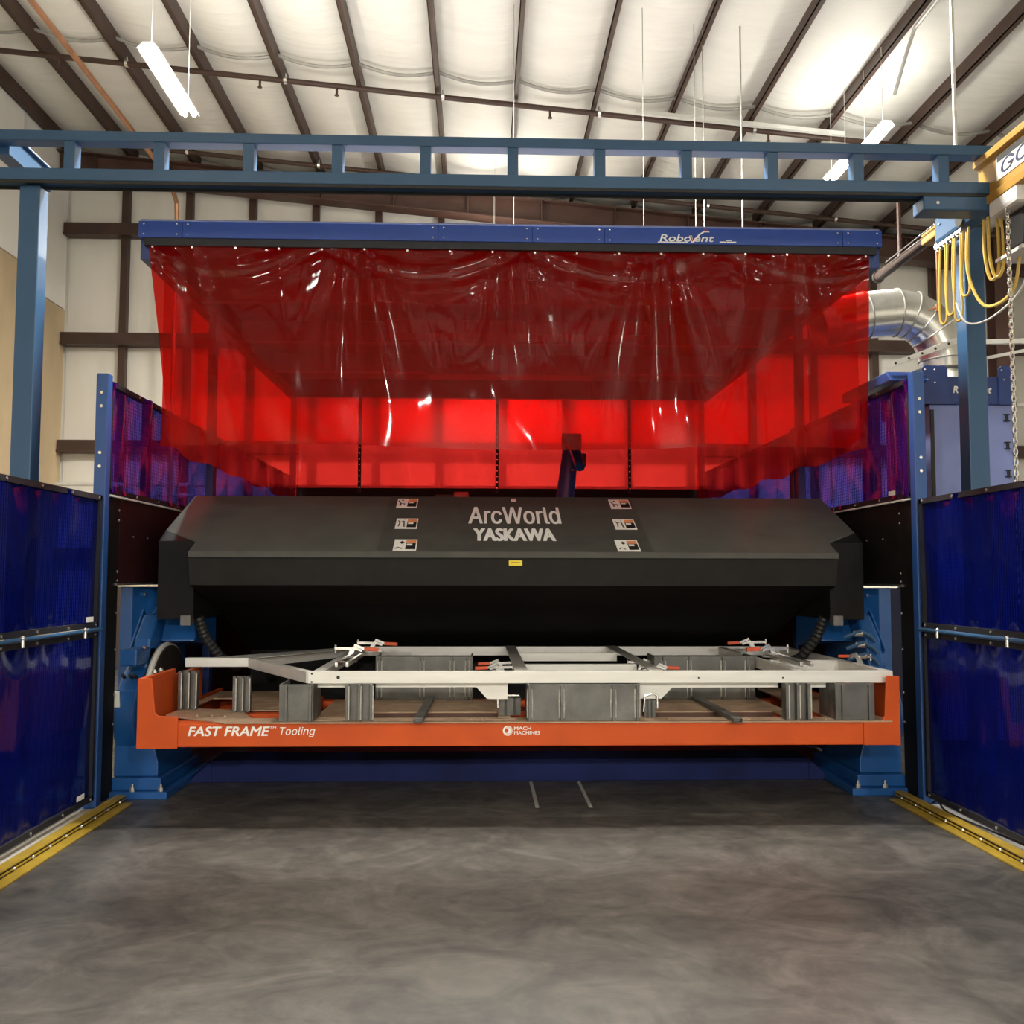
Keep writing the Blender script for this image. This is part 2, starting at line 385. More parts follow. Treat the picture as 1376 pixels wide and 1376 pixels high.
# ---- lamps
def lamp(i, x, y0, y1, z, k, ku, label):
    yc = (y0+y1)/2; L_ = y1-y0
    root = empty('strip_lamp', (x, yc, z), label, 'lamp', 'hanging strip lamps')
    mb = MB(); mb.prism([(x-.10, z), (x-.05, z+.06), (x+.05, z+.06), (x+.10, z), (x+.09, z), (x+.045, z+.05), (x-.045, z+.05), (x-.09, z)], 'y', y0, y1)
    mb.build('housing', M['white'], root)
    for s in (-.045, .045):
        MB().tube([(x+s, y0+.03, z+.0), (x+s, y1-.03, z+.0)], .022, 10).build('lamp_tube', M['tube'], root, smooth=True)
    for yy in (y0+.1, y1-.1):
        if z < 5.2 and y0 > 7: MB().cyl((x, yy, 4.14), (x, yy, z+.05), .012, 6).build('stand_leg', M['gray'], root)  # legs for the fill lamps added on the hood roof
        else: MB().cyl((x, yy, z+.06), (x, yy, roof(x)-.02), .0035, 5).build('hanger_wire', M['wpipe'], root)
    for nm, zz, pw, rx in (('lamp_light_down', z-.05, LAMP_DOWN*k, 0), ('lamp_light_up', z+.09, LAMP_UP*ku, PI)):
        ld = bpy.data.lights.new(nm, 'AREA'); ld.shape = 'RECTANGLE'; ld.size = .8 if i in LAMP_ACROSS else .18; ld.size_y = L_; ld.energy = pw; ld.color = (1, .96, .88)
        lo = bpy.data.objects.new(nm, ld); COL.objects.link(lo); lo.parent = root; lo.location = (0, 0, zz-z); lo.rotation_euler = (rx, 0, 0)
    if i in LAMP_ACROSS: root.rotation_euler = (0, 0, PI/2)
    return root
LL = ['bright strip lamp hanging under the roof at the upper left', 'nearer of the two bright strip lamps at the upper right', 'farther of the two bright strip lamps, behind the blue truss verticals',
      'unseen strip lamp above the front of the welding cell', 'added strip lamp above the left side of the front floor', 'added strip lamp above the right side of the front floor',
      'added strip lamp just behind the viewer', 'added strip lamp far behind the viewer on the left', 'added strip lamp far behind the viewer on the right',
      'added strip lamp near the far front wall of the hall', 'added hidden strip lamp between red booth and back wall',
      'added fill lamp standing on the left half of the hood roof', 'added fill lamp standing on the right half of the hood roof']
for i, (a, lb) in enumerate(zip(LAMPS, LL)): lamp(i, *a, lb)

# ================================================================== BRIDGE CRANE FRAME
root = empty('crane_truss', (.2, 6.7, 4.2), 'blue steel truss beam spanning the whole picture above the red booth', 'truss')
X0, X1 = -4.3, 4.6
MB().box(X0, X1, 6.64, 6.76, 4.50, 4.572).build('top_chord', M['cblue'], root, bev=.006)
MB().box(X0, X1, 6.63, 6.77, 4.215, 4.30).build('bottom_chord', M['cblue'], root, bev=.006)
mb = MB(); mb.box(X0, X1, 6.635, 6.645, 4.195, 4.215); mb.box(X0, X1, 6.755, 6.765, 4.195, 4.215); mb.build('track_lip', M['rubber'], root)
for k in range(-2, 15): box_obj('vertical', M['cblue'], -2.845+.613*k-.037, -2.845+.613*k+.037, 6.65, 6.75, 4.30, 4.50, parent=root)
def crane_col(x, y, w, z1, label):
    r = empty('crane_column', (x, y, 0), label, 'column', 'crane columns')
    MB().box(x-w, x+w, y-w, y+w, .02, z1).build('shaft', M['cblue'], r, bev=.008)
    MB().box(x-.16, x+.16, y-.16, y+.16, 0, .02).build('base_plate', M['cblue'], r)
crane_col(-3.12, 6.75, .07, 4.195, 'blue crane column behind the left blue fence')
crane_col(3.94, 7.6, .08, 4.42, 'blue crane column in front of the dust collector on the right')
MB().box(-3.42, -3.31, 6.77, 7.45, 4.45, 4.59).box(-3.45, -3.28, 6.77, 7.45, 4.59, 4.605).build('runway_beam', M['cblue'], label='short blue runway beam crossing behind the truss at its left end', cat='beam', bev=.005)
# end truck and rail under the right end of the truss
root = empty('end_truck', (3.55, 7.0, 4.1), 'blue crane end truck hanging under the right end of the truss', 'end truck')
MB().box(3.12, 3.62, 6.62, 6.80, 4.09, 4.19).build('hanger_bracket', M['cblue'], root, bev=.01)
MB().box(3.585, 3.73, 6.79, 7.45, 4.12, 4.34).build('truck_body', M['cblue'], root, bev=.03)
MB().cyl((3.57, 7.02, 4.18), (3.745, 7.02, 4.18), .06, 16).build('wheel', M['black'], root, smooth=True)
for y in (7.15, 7.35): MB().cyl((3.575, y, 4.26), (3.585, y, 4.26), .012, 8).build('bolt', M['bolt'], root)
MB().cyl((3.22, 6.615, 4.14), (3.22, 6.62, 4.14), .012, 8).build('bolt', M['bolt'], root)
# yellow bridge beam
root = empty('bridge_beam', (3.65, 6.0, 4.16), 'yellow crane bridge beam with maker plate entering at the right edge', 'crane beam')
MB().prism([(3.57,4.13),(3.74,4.13),(3.74,4.19),(3.70,4.20),(3.70,4.44),(3.76,4.45),(3.76,4.50),(3.56,4.50),(3.56,4.45),(3.60,4.44),(3.60,4.20),(3.57,4.19)], 'y', 4.4, 6.78).build('beam', M['cyel'], root, bev=.004)
MB().box(3.594, 3.60, 5.4, 6.52, 4.26, 4.43).build('maker_plate', M['decal_white'], root)
MB().box(3.592, 3.594, 5.4, 6.51, 4.385, 4.425).build('plate_stripe', M['decal_black'], root)
text_mb('GORBEL', (3.594, 6.46, 4.285), .95, .095, (0,-1,0), (0,0,1), bold=.02, shear=.2).build('lettering', mat('navy_print', (.01,.015,.06), .5), root)
# rear dark track with yellow section
root = empty('festoon_track', (3.67, 8.0, 4.24), 'dark and yellow festoon track pointing toward the duct elbow', 'track')
MB().box(3.62, 3.72, 7.46, 7.75, 4.22, 4.32).build('yellow_section', M['cyel'], root, bev=.01)
MB().tube([(3.67, 7.75, 4.27), (3.67, 8.72, 4.27)], .045, 12).build('dark_tube', M['brown'], root, smooth=True)
MB().cyl((3.67, 8.72, 4.27), (3.67, 8.75, 4.27), .055, 12).build('end_cap', M['black'], root)
MB().tube([(3.60, 7.45, 4.30), (3.60, 8.4, 4.30)], .006, 6).build('top_wire', M['chrome'], root)
MB().box(3.66, 3.68, 8.25, 8.29, 4.30, 4.8).build('support_drop', M['brown2'], root)
MB().cyl((3.4, 6.7, 4.57), (3.4, 6.7, roof(3.4)), .014, 8).build('hanger_rod', M['wpipe'], label='long white hanger rod rising from right end of truss to roof', cat='rod', smooth=True)
# festoon cords: separate loops
root = empty('yellow_cable', (3.62, 7.0, 3.6), 'yellow festoon cable hanging in long narrow loops below the end truck', 'cable')
def cord_loop(pts, r=.011, nm='cord_loop'):
    P = [Vector(p) for p in pts]; out = []
    for i in range(len(P)-1):
        p0, p1, p2, p3 = P[max(i-1,0)], P[i], P[i+1], P[min(i+2,len(P)-1)]
        for t in [k/8 for k in range(8)]:
            out.append(.5*((2*p1)+(-p0+p2)*t+(2*p0-5*p1+4*p2-p3)*t*t+(-p0+3*p1-3*p2+p3)*t**3))
    out.append(P[-1]); return MB().tube(out, r, 7)
for k, (y, dz) in enumerate([(7.42, .62), (7.30, .58), (7.18, .66), (7.06, .50)]):
    cord_loop([(3.62, y, 4.10), (3.62-.01, y+.012, 4.10-dz*.5), (3.615, y+.02, 4.10-dz*.92), (3.62, y-.03, 4.10-dz), (3.63, y-.06, 4.10-dz*.9), (3.625, y-.055, 4.10-dz*.45), (3.62, y-.09, 4.10)], .010).build('cord_loop', M['cord'], root, smooth=True)
for k in range(8):
    y = 7.46-.055*k; mb = MB(); mb.cyl((3.60, y, 4.12), (3.66, y, 4.12), .028, 8); mb.box(3.61, 3.64, y-.01, y+.01, 4.08, 4.17); mb.build('trolley', M['chrome'], root)
cord_loop([(3.63, 7.02, 4.08), (3.62, 7.0, 3.75), (3.66, 6.85, 3.47), (3.72, 6.6, 3.50), (3.73, 6.5, 3.75), (3.74, 6.48, 4.0)], .012).build('cord_loop', M['cord'], root, smooth=True)
cord_loop([(3.62, 7.2, 3.6), (3.62, 7.05, 3.40), (3.66, 6.8, 3.36), (3.74, 6.55, 3.48), (3.78, 6.45, 3.7)], .008).build('cord_loop', M['wpipe'], root, smooth=True)
for y in (6.72, 6.66): cord_loop([(3.60, y, 4.06), (3.60, y, 3.8), (3.62, y-.03, 3.62), (3.65, y-.08, 3.66), (3.66, y-.08, 3.9), (3.66, y-.06, 4.05)], .012).build('cord_loop', M['cord'], root, smooth=True)
MB().cyl((3.62, 7.48, 3.66), (3.62, 7.48, 4.21), .010, 8).box(3.60, 3.64, 7.46, 7.50, 3.60, 3.66).cyl((3.54, 7.48, 3.61), (3.62, 7.48, 3.64), .007, 6).build('pull_chain', M['copper'], label='thin rusty pull rod hanging beside yellow cord loops', cat='rod')
root = empty('hoist', (3.78, 6.45, 3.7), 'black electric hoist with bag hanging under yellow bridge beam', 'hoist')
MB().box(3.66, 3.95, 6.30, 6.62, 3.74, 4.02).build('hoist_bag', M['rubber'], root, bev=.03)
MB().box(3.575, 3.90, 6.25, 6.62, 4.02, 4.15).build('motor_cover', M['white'], root, bev=.03)
MB().box(3.63, 3.92, 6.30, 6.64, 3.715, 3.74).build('bag_rim', M['wpipe'], root)
root = empty('chain', (3.70, 6.25, 1.2), 'pale steel load chain hanging beside the hoist at right edge', 'chain')
def link_mb(c, ax):
    pts = [Vector(c)+Vector((math.cos(2*PI*k/8)*.013*(ax == 0), math.cos(2*PI*k/8)*.013*(ax == 1), math.sin(2*PI*k/8)*.024)) for k in range(9)]
    return MB().tube(pts, .0065, 5, cap=False)
l0 = link_mb((3.595, 6.40, 4.0), 0).build('chain_link', M['chrome'], root); l1 = link_mb((3.595, 6.40, 4.0), 1).build('chain_link', M['chrome'], root)
for k in range(1, 76):
    c = (l0 if k % 2 == 0 else l1).copy(); COL.objects.link(c); c.location = (0, 0, -.036*k)
l1.location = (0, 0, -.036*77)

# ================================================================== FUME HOOD AND RED CURTAINS
HX0, HX1, HY0, HY1 = -2.52, 3.02, 7.10, 12.9
root = empty('fume_hood', (.25, 10.0, 3.85), 'blue fume extraction hood frame carrying the red welding curtains', 'hood')
seg = [HX0, -2.20, -.32, .38, .92, 2.72, HX1]
for a, b in zip(seg[:-1], seg[1:]):
    p = MB().box(a+.001, b-.001, HY0, HY0+.06, 3.985, 4.11).build('fascia_panel', M['hblue'], root, bev=.003)
    for x in (a+.04, b-.04):
        for z in (4.01, 4.085): MB().sphere((x, HY0-.001, z), .008, 6, 4).build('rivet', M['bolt'], p)
MB().box(HX0+.04, HX1-.04, HY0+.01, HY0+.05, 3.93, 3.985).build('curtain_rail', M['hem'], root)
for x, nm in ((HX0, 'side_beam'), (HX1-.08, 'side_beam')): MB().box(x, x+.08, HY0+.06, HY1, 3.84, 4.11).build(nm, M['collD'], root)
MB().box(HX0, HX1, HY1-.08, HY1, 3.86, 4.11).build('rear_beam', M['collD'], root)
MB().box(HX0, HX1, HY0+.05, HY1, 4.11, 4.14).build('roof_sheet', mat('hood_roof_grey', (.22,.21,.22), .6), root)
for y in (8.5, 9.95, 11.4): MB().box(HX0+.08, HX1-.08, y-.05, y+.05, 3.90, 4.11).build('cross_beam', M['coll'], root)
MB().box(-.9, 1.6, 9.2, 9.5, 3.82, 3.95).build('duct_plenum', M['coll'], root)
MB().box(-.6, 1.3, 11.0, 11.3, 3.80, 3.95).build('duct_plenum', M['coll'], root)
# lettering on the fascia
text_mb('Robo', (1.335, HY0-.001, 4.005), .235, .052, (1,0,0), (0,0,1), bold=.03, shear=.2).build('lettering', M['decal_white'], root)
text_mb('ent', (1.592, HY0-.001, 4.005), .150, .040, (1,0,0), (0,0,1), bold=.03, shear=.2).build('lettering', M['decal_white'], root)
mb = MB(); Q = [(1.555,4.05),(1.575,4.052),(1.585,4.012),(1.60,4.03),(1.63,4.065),(1.67,4.088),(1.705,4.085),(1.71,4.078),(1.672,4.078),(1.64,4.058),(1.61,4.02),(1.590,3.998),(1.572,3.998)]
mb.prism(Q, 'y', HY0-.003, HY0-.0005); mb.build('swoosh_letter', M['decal_white'], root)
MB().prism([(1.56,4.048),(1.573,4.048),(1.583,4.010),(1.577,4.004)], 'y', HY0-.004, HY0-.0031).build('red_stroke', M['red_print'], root)
MB().prism([(1.65,4.083),(1.675,4.093),(1.70,4.092),(1.69,4.098),(1.67,4.098)], 'y', HY0-.003, HY0-.001).build('red_tip', M['red_print'], root)
MB().prism([(1.318,3.996),(1.545,3.996),(1.545,4.003),(1.322,4.003)], 'y', HY0-.003, HY0-.001).build('underline', M['decal_white'], root)
MB().box(1.785, 1.83, HY0-.002, HY0-.0005, 3.999, 4.009).build('small_print_line', M['decal_white'], root)
MB().box(1.838, 1.91, HY0-.002, HY0-.0005, 3.999, 4.009).build('small_print_line', M['decal_white'], root)
MB().box(1.832, 1.875, HY0-.002, HY0-.0005, 4.014, 4.021).build('small_print_line', M['decal_white'], root)
# hood posts
def hood_post(x, y, z1, label):
    r = empty('hood_post', (x, y, 0), label, 'post', 'hood posts')
    MB().box(x-.035, x+.035, y-.04, y+.04, .012, z1).build('shaft', M['collD'], r, bev=.005)
    MB().box(x-.1, x+.1, y-.1, y+.1, 0, .012).build('foot_plate', M['collD'], r)
hood_post(-2.435, 8.85, 3.9, 'dark hood post inside the booth on the left, nearer one')
hood_post(2.915, 8.75, 3.9, 'dark hood post inside the booth on the right, nearer one')
hood_post(-2.435, 12.70, 3.9, 'dark hood post at the left back corner of the booth')
hood_post(2.915, 12.70, 3.9, 'dark hood post at the right back corner of the booth')
# thin hanging wires and rods on the hood
for x, y, r_, lb in ((2.40, 10.6, .005, 'pair'), (2.52, 10.7, .007, 'white'), (2.90, 10.5, .009, 'thick'), (.36, 10.6, .004, 'thin'), (1.78, 10.4, .004, 'faint')):
    MB().cyl((x, y, 4.14), (x, y, roof(x)-.02), r_, 6).build('hood_hanger', M['gray'], cat='rod', group='hood hanger rods',
        label={'pair':'thinner of two close hanger rods above the hood lettering', 'white':'white hanger rod just right of the hood lettering swoosh', 'thick':'thick white hanger rod above right part of hood',
               'thin':'thin hanger wire above the middle of the hood', 'faint':'faint hanger wire above the hood left of the lettering'}[lb])

def sheet(fn, nu, nv):
    vs = [fn(i/nu, j/nv) for j in range(nv+1) for i in range(nu+1)]
    fs = [(j*(nu+1)+i, j*(nu+1)+i+1, (j+1)*(nu+1)+i+1, (j+1)*(nu+1)+i) for j in range(nv) for i in range(nu)]
    return MB().add(vs, fs)
# front curtain
def bumpf(u, c, w): return math.exp(-((u-c)/w)**2)
GATH = [(.285, 1.0), (.70, 1.15), (.895, .6), (.045, .6), (.50, .35)]
HOOK = [k/17 for k in range(18)]
def front(u, v):
    # v = 0 bottom, 1 top
    xl = -2.26-.19*v**.9; xr = 2.89+.04*v
    x = xl+(xr-xl)*u
    z = 2.45+1.52*v+.02*math.sin(u*9)*(1-v)
    d = 1-v
    y = 7.13
    for c, a in GATH:
        fan = .012+.035*d
        y += .018*a*math.sin((u-c)/fan*3.2+c*30)*bumpf(u, c, fan*2.0)*(.35+.65*math.sin(PI*min(1, d*1.15+.1)))
    sagp = (u*17) % 1.0
    y += .011*math.sin(PI*sagp)*math.exp(-d*7)*(1+.5*math.sin(u*40))
    big = (u*3.6+.15) % 1.0
    rr = d-.16*math.sin(PI*big)
    y += .006*math.sin(rr*55)*math.exp(-(rr*9)**2)
    y += .012*math.sin(u*21+1.3*math.sin(v*4))*(.25+d*.8)+.004*math.sin(u*47+v*5)*d
    y += .008*math.sin(u*7.3+v*4)+.003*math.sin(u*17-v*9)
    return (x, y, z)
root = empty('front_curtain', (.25, 7.13, 2.45), 'red translucent welding curtain hanging across the front of booth', 'curtain')
sheet(front, 260, 70).build('film', M['red'], root, smooth=True)
for k in range(18):
    x, y, z = front(min(.995, max(.005, k/17)), .965)
    MB().cyl((x, y-.012, z), (x, y+.004, z), .008, 8).build('grommet', M['bolt'], root)
# side and back curtains
def side_curtain(x, lab):
    def f(u, v):
        d = 1-v
        return (x+.012*math.sin(u*41)*(.2+d)+.010*math.sin(u*23+v*5)*d, 7.22+5.5*u, 2.46+1.40*v+.02*math.sin(u*31)*d)
    sheet(f, 150, 14).build('side_curtain', M['redS'], label=lab, cat='curtain', smooth=True)
side_curtain(-2.36, 'red side curtain along the left of the booth behind the front curtain')
side_curtain(2.86, 'red side curtain along the right of the booth behind the front curtain')
root = empty('back_curtain', (.25, 12.84, 2.7), 'bright red curtain closing the back of the booth', 'curtain')
def backf(u, v): return (-2.4+5.3*u, 12.81+.015*math.sin(u*50+v*3), 2.66+1.2*v)
sheet(backf, 100, 8).build('film', M['redB'], root, smooth=True)
for px in (-1.58, .22, 1.97):
    MB().box(px-.02, px+.02, 12.74, 12.76, 2.60, 3.86).build('seam_strip', M['hem'], root)
    for k in range(16): MB().cyl((px, 12.73, 2.66+k*.075), (px, 12.74, 2.66+k*.075), .008, 6).build('snap', M['bolt'], root)
mb = MB(); mb.box(-2.42, 2.92, 12.86, 12.90, 0, 2.70); mb.build('rear_barrier', M['blackD'], label='black rear barrier wall below the bright red back curtain', cat='barrier')

# ================================================================== FENCES
def fence_post(x, y, z1, side, label):
    r = empty('fence_post', (x, y, 0), label, 'post', 'blue fence posts')
    s = MB(); s.box(x-.04, x+.04, y-.04, y+.04, .01, z1); s.build('shaft', M['pblue'], r, bev=.006)
    MB().box(x-.07, x+.07, y-.08, y+.08, 0, .01).build('foot_plate', M['pblue'], r)
    for z in (.23, .34, 1.09, 1.30, 1.86, 1.95, 2.22, 2.31, 2.62, 2.71):
        if z < z1-.1: MB().cyl((x, y-.048, z), (x, y-.04, z), .011, 8).build('bolt', M['bolt'], r)
    return r
fence_post(-2.50, 6.50, 2.84, -1, 'tall blue fence post at the left front of the cell')
fence_post(2.975, 6.50, 2.90, 1, 'tall blue fence post at the right front of the cell')
fence_post(-2.50, 9.1, 2.84, -1, 'blue fence post on left seen through the red curtain')
fence_post(2.975, 9.05, 2.90, 1, 'blue fence post on right seen through the red curtain')

def fence_panel(x, y0, y1, z0, z1, side, m, label, tagpos=None, wr=1.0, mesh=True, pinch=True):
    """side=-1: left fence, the face toward the cell looks +x"""
    s = -side
    r = empty('welding_screen', (x, (y0+y1)/2, z0), label, 'welding screen', 'blue welding screens')
    def f(u, v):
        d = 0
        e = min(v, 1-v)
        if pinch: d += .012*math.sin(u*46+3*math.sin(u*9))*math.exp(-e*16)*wr
        d += .010*wr*math.sin(u*19+v*2.0)*math.sin(u*5+1)+.006*wr*math.sin(u*37-v*4)
        return (x+s*(.012+d), y0+(y1-y0)*u, z0+(z1-z0)*v)
    sheet(f, 90, 26).build('film', m, r, smooth=True)
    h = .028
    for nm, a in (('top_hem', (y0,y1,z1-h,z1+.006)), ('bottom_hem', (y0,y1,z0-.006,z0+h)), ('end_hem', (y0-.002,y0+h,z0,z1)), ('end_hem', (y1-h,y1+.002,z0,z1))):
        hm = MB().box(x-.012, x+.03*s if s > 0 else x+.012, *a) if s > 0 else MB().box(x-.03, x+.012, *a)
        o = hm.build(nm, M['hem'], r)
        if nm in ('top_hem', 'bottom_hem'):
            n = max(3, int((y1-y0)/.42))
            for k in range(n+1):
                y = y0+.05+(y1-y0-.1)*k/n; z = (a[2]+a[3])/2
                MB().cyl((x+s*.028, y, z), (x+s*.036, y, z), .009, 7).build('snap', M['bolt'], o)
    if mesh:
        mb = MB(); g = .026
        for k in range(1, int((y1-y0)/g)+1): mb.box(x-s*.02-.002, x-s*.02+.002, y0+k*g-.001, y0+k*g+.001, z0, z1)
        for k in range(1, int((z1-z0)/g)+1): mb.box(x-s*.026-.002, x-s*.026+.002, y0, y1, z0+k*g-.001, z0+k*g+.001)
        mb.build('wire_mesh', M['hem'], r, kind='stuff')
    if tagpos: MB().box(x+s*.034, x+s*.037, tagpos[0]-.055, tagpos[0]+.055, tagpos[1]-.016, tagpos[1]+.016).build('label_tag', M['decal_white'], r)
for sd, x, nm in ((-1, -2.50, 'left'), (1, 2.975, 'right')):
    e = 'left' if sd < 0 else 'right'
    fence_panel(x, 3.85, 6.44, 1.175, 2.02, sd, M['blue'], 'upper dark blue curtain panel of the front fence, far %s of picture' % e, (6.28, 1.225) if sd < 0 else None)
    fence_panel(x, 3.85, 6.44, .07, 1.135, sd, M['blue'], 'lower dark blue curtain panel reaching the floor at %s edge' % e, (6.22, .13) if sd < 0 else None, wr=.6)
    rr = empty('mid_rail', (x, 5.1, 1.155), 'thin grey-blue rail between upper and lower front fence panels on the %s' % e, 'rail')
    xx = x-sd*.04
    MB().tube([(xx, 3.85, 1.155), (xx, 6.46, 1.155)], .012, 8).build('tube', M['cblue'], rr, smooth=True)
    for y in (4.3, 5.35, 6.18):
        MB().sphere((xx-sd*.008, y, 1.165), .016, 8, 5).cyl((xx-sd*.01, y, 1.16), (xx-sd*.01, y, 1.115), .010, 8).build('clip', M['bolt'], rr, smooth=True)
    fence_panel(x, 6.56, 9.0, 2.055, 2.80 if sd < 0 else 2.87, sd, M['blueU'], 'violet-blue mesh-backed panel above the black barrier on the %s' % e, (6.85, 2.10) if sd > 0 else None, wr=2.0)
    fence_panel(x, 9.12, 12.7, 2.055, 2.80 if sd < 0 else 2.87, sd, M['blueU'], 'rear violet-blue fence panel on the %s, seen through the red curtain' % e, None, wr=1.5)
    # vertical support behind the violet panel
    MB().box(x-.03+sd*.05, x+.03+sd*.05, 7.45, 7.51, 2.03, 2.84).build('fence_stiffener', M['hem'], label='dark vertical stiffener behind the violet panel on the %s' % e, cat='post')
    # black lower barrier behind the post: narrow strip, panel above headstock opening, rear panel
    br = empty('side_barrier', (x, 9, 0), 'black sheet metal barrier along the %s side of the cell' % e, 'barrier')
    MB().box(x-.02, x+.02, 6.55, 6.78, .02, 2.03).build('front_strip', M['blackD'], br)
    MB().box(x-.02, x+.02, 6.785, 9.04, 1.45, 2.03).build('upper_sheet', M['maroon'] if sd < 0 else M['blackD'], br)
    MB().box(x-.02, x+.02, 9.16, 12.8, .02, 2.03).build('rear_sheet', M['blackD'], br)
    MB().box(x-.02, x+.02, 8.0, 9.04, .02, 1.43).build('lower_sheet', M['blackD'], br)
    MB().box(x-.03-sd*.01, x+.03-sd*.01, 6.72, 8.3, 1.435, 1.45).build('lower_flange', M['chrome'], br)
    MB().box(x-.025-sd*.02, x+.025-sd*.02, 6.56, 6.80, 2.03, 2.042).box(x-.025-sd*.02, x+.025-sd*.02, 6.84, 8.05, 2.03, 2.042).build('top_flange', M['white'], br)
    for z in (.5, .7, 1.0, 1.25, 1.47, 1.53, 1.88, 1.95): MB().sphere((x-sd*.022, 6.76, z), .010, 7, 4).build('bolt', M['bolt'], br)
    for y in (7.05, 7.35): MB().sphere((x-sd*.022, y, 1.78), .008, 7, 4).build('bolt', M['bolt'], br)

# yellow floor rails with slots and bolts, pale kerb strips
for sd, e in ((-1, 'left'), (1, 'right')):
    def X(d): return -2.28-d if sd < 0 else 2.77+d      # d measured outward from the inner edge
    r = empty('floor_rail', (X(.08), 4.5, 0), 'yellow slotted steel floor rail along the %s fence' % e, 'rail')
    y0, y1 = 1.5, 6.66
    MB().box(X(0), X(.11), y0, y1-.05, 0, .012).build('base_flange', M['yellow'], r, bev=.003)
    MB().box(X(.066), X(.074), y0, y1, .012, .042).build('web', M['rubber'], r)
    MB().box(X(.063), X(.077), y0, y1, .020, .030).build('middle_bar', M['yellow'], r, bev=.002)
    MB().box(X(.060), X(.125), y0, y1, .042, .052).build('top_flange', M['yellow'], r, bev=.003)
    n = int((y1-y0-.1)/.207)
    for k in range(n+1): MB().sphere((X(.060), y1-.11-.207*k, .027), .0105, 8, 5).build('bolt', M['bolt'], r, smooth=True)
    MB().box(X(.13), X(.26), 2.0, 6.42, 0, .015).build('kerb_strip', M['lightc'] if sd < 0 else M['white'], label='pale strip on the floor between yellow rail and fence on the %s' % e, cat='kerb')
cord_loop([(2.97, 6.40, .03), (2.96, 6.3, .06), (2.93, 6.1, .035), (2.96, 5.6, .04), (2.99, 5.2, .04), (2.99, 4.5, .04)], .007).build('ground_cable', M['rubber'], label='thin black cable lying along the foot of right fence', cat='cable', smooth=True)
# indicator lamps seen through the right fence
r = empty('control_box', (4.05, 6.2, 0), 'dark control box with cyan indicators behind the right fence', 'control box')
MB().box(3.85, 4.25, 6.1, 6.35, .9, 1.2).build('case', M['black'], r); MB().box(4.0, 4.1, 6.18, 6.28, 0, .9).build('stand', M['black'], r)
for k in range(5): MB().box(3.90+.06*k, 3.94+.06*k, 6.09, 6.10, .94+.03*(k % 2), .98+.03*(k % 2)).build('indicator', M['bulb'], r)

# ================================================================== POSITIONER
# low blue base between the stocks
MB().box(-1.95, 2.45, 7.28, 7.62, 0, .16).prism([(-2.12,0),(-1.95,0),(-1.95,.16)], 'y', 7.28, 7.62).prism([(2.62,0),(2.45,.16),(2.45,0)], 'y', 7.28, 7.62).build('positioner_base', M['base_blue'], label='low navy base beam on the floor under the orange table', cat='base beam', bev=.005)
# floor outline marks
mk = M['lightc']
for x in (.38, .73): tag(box_obj('floor_mark', mk, x-.012, x+.012, 6.45, 7.25, 0, .002), 'pale scuffed line on floor below table, %s one' % ('left' if x < .5 else 'right'), 'floor mark', 'floor lines')

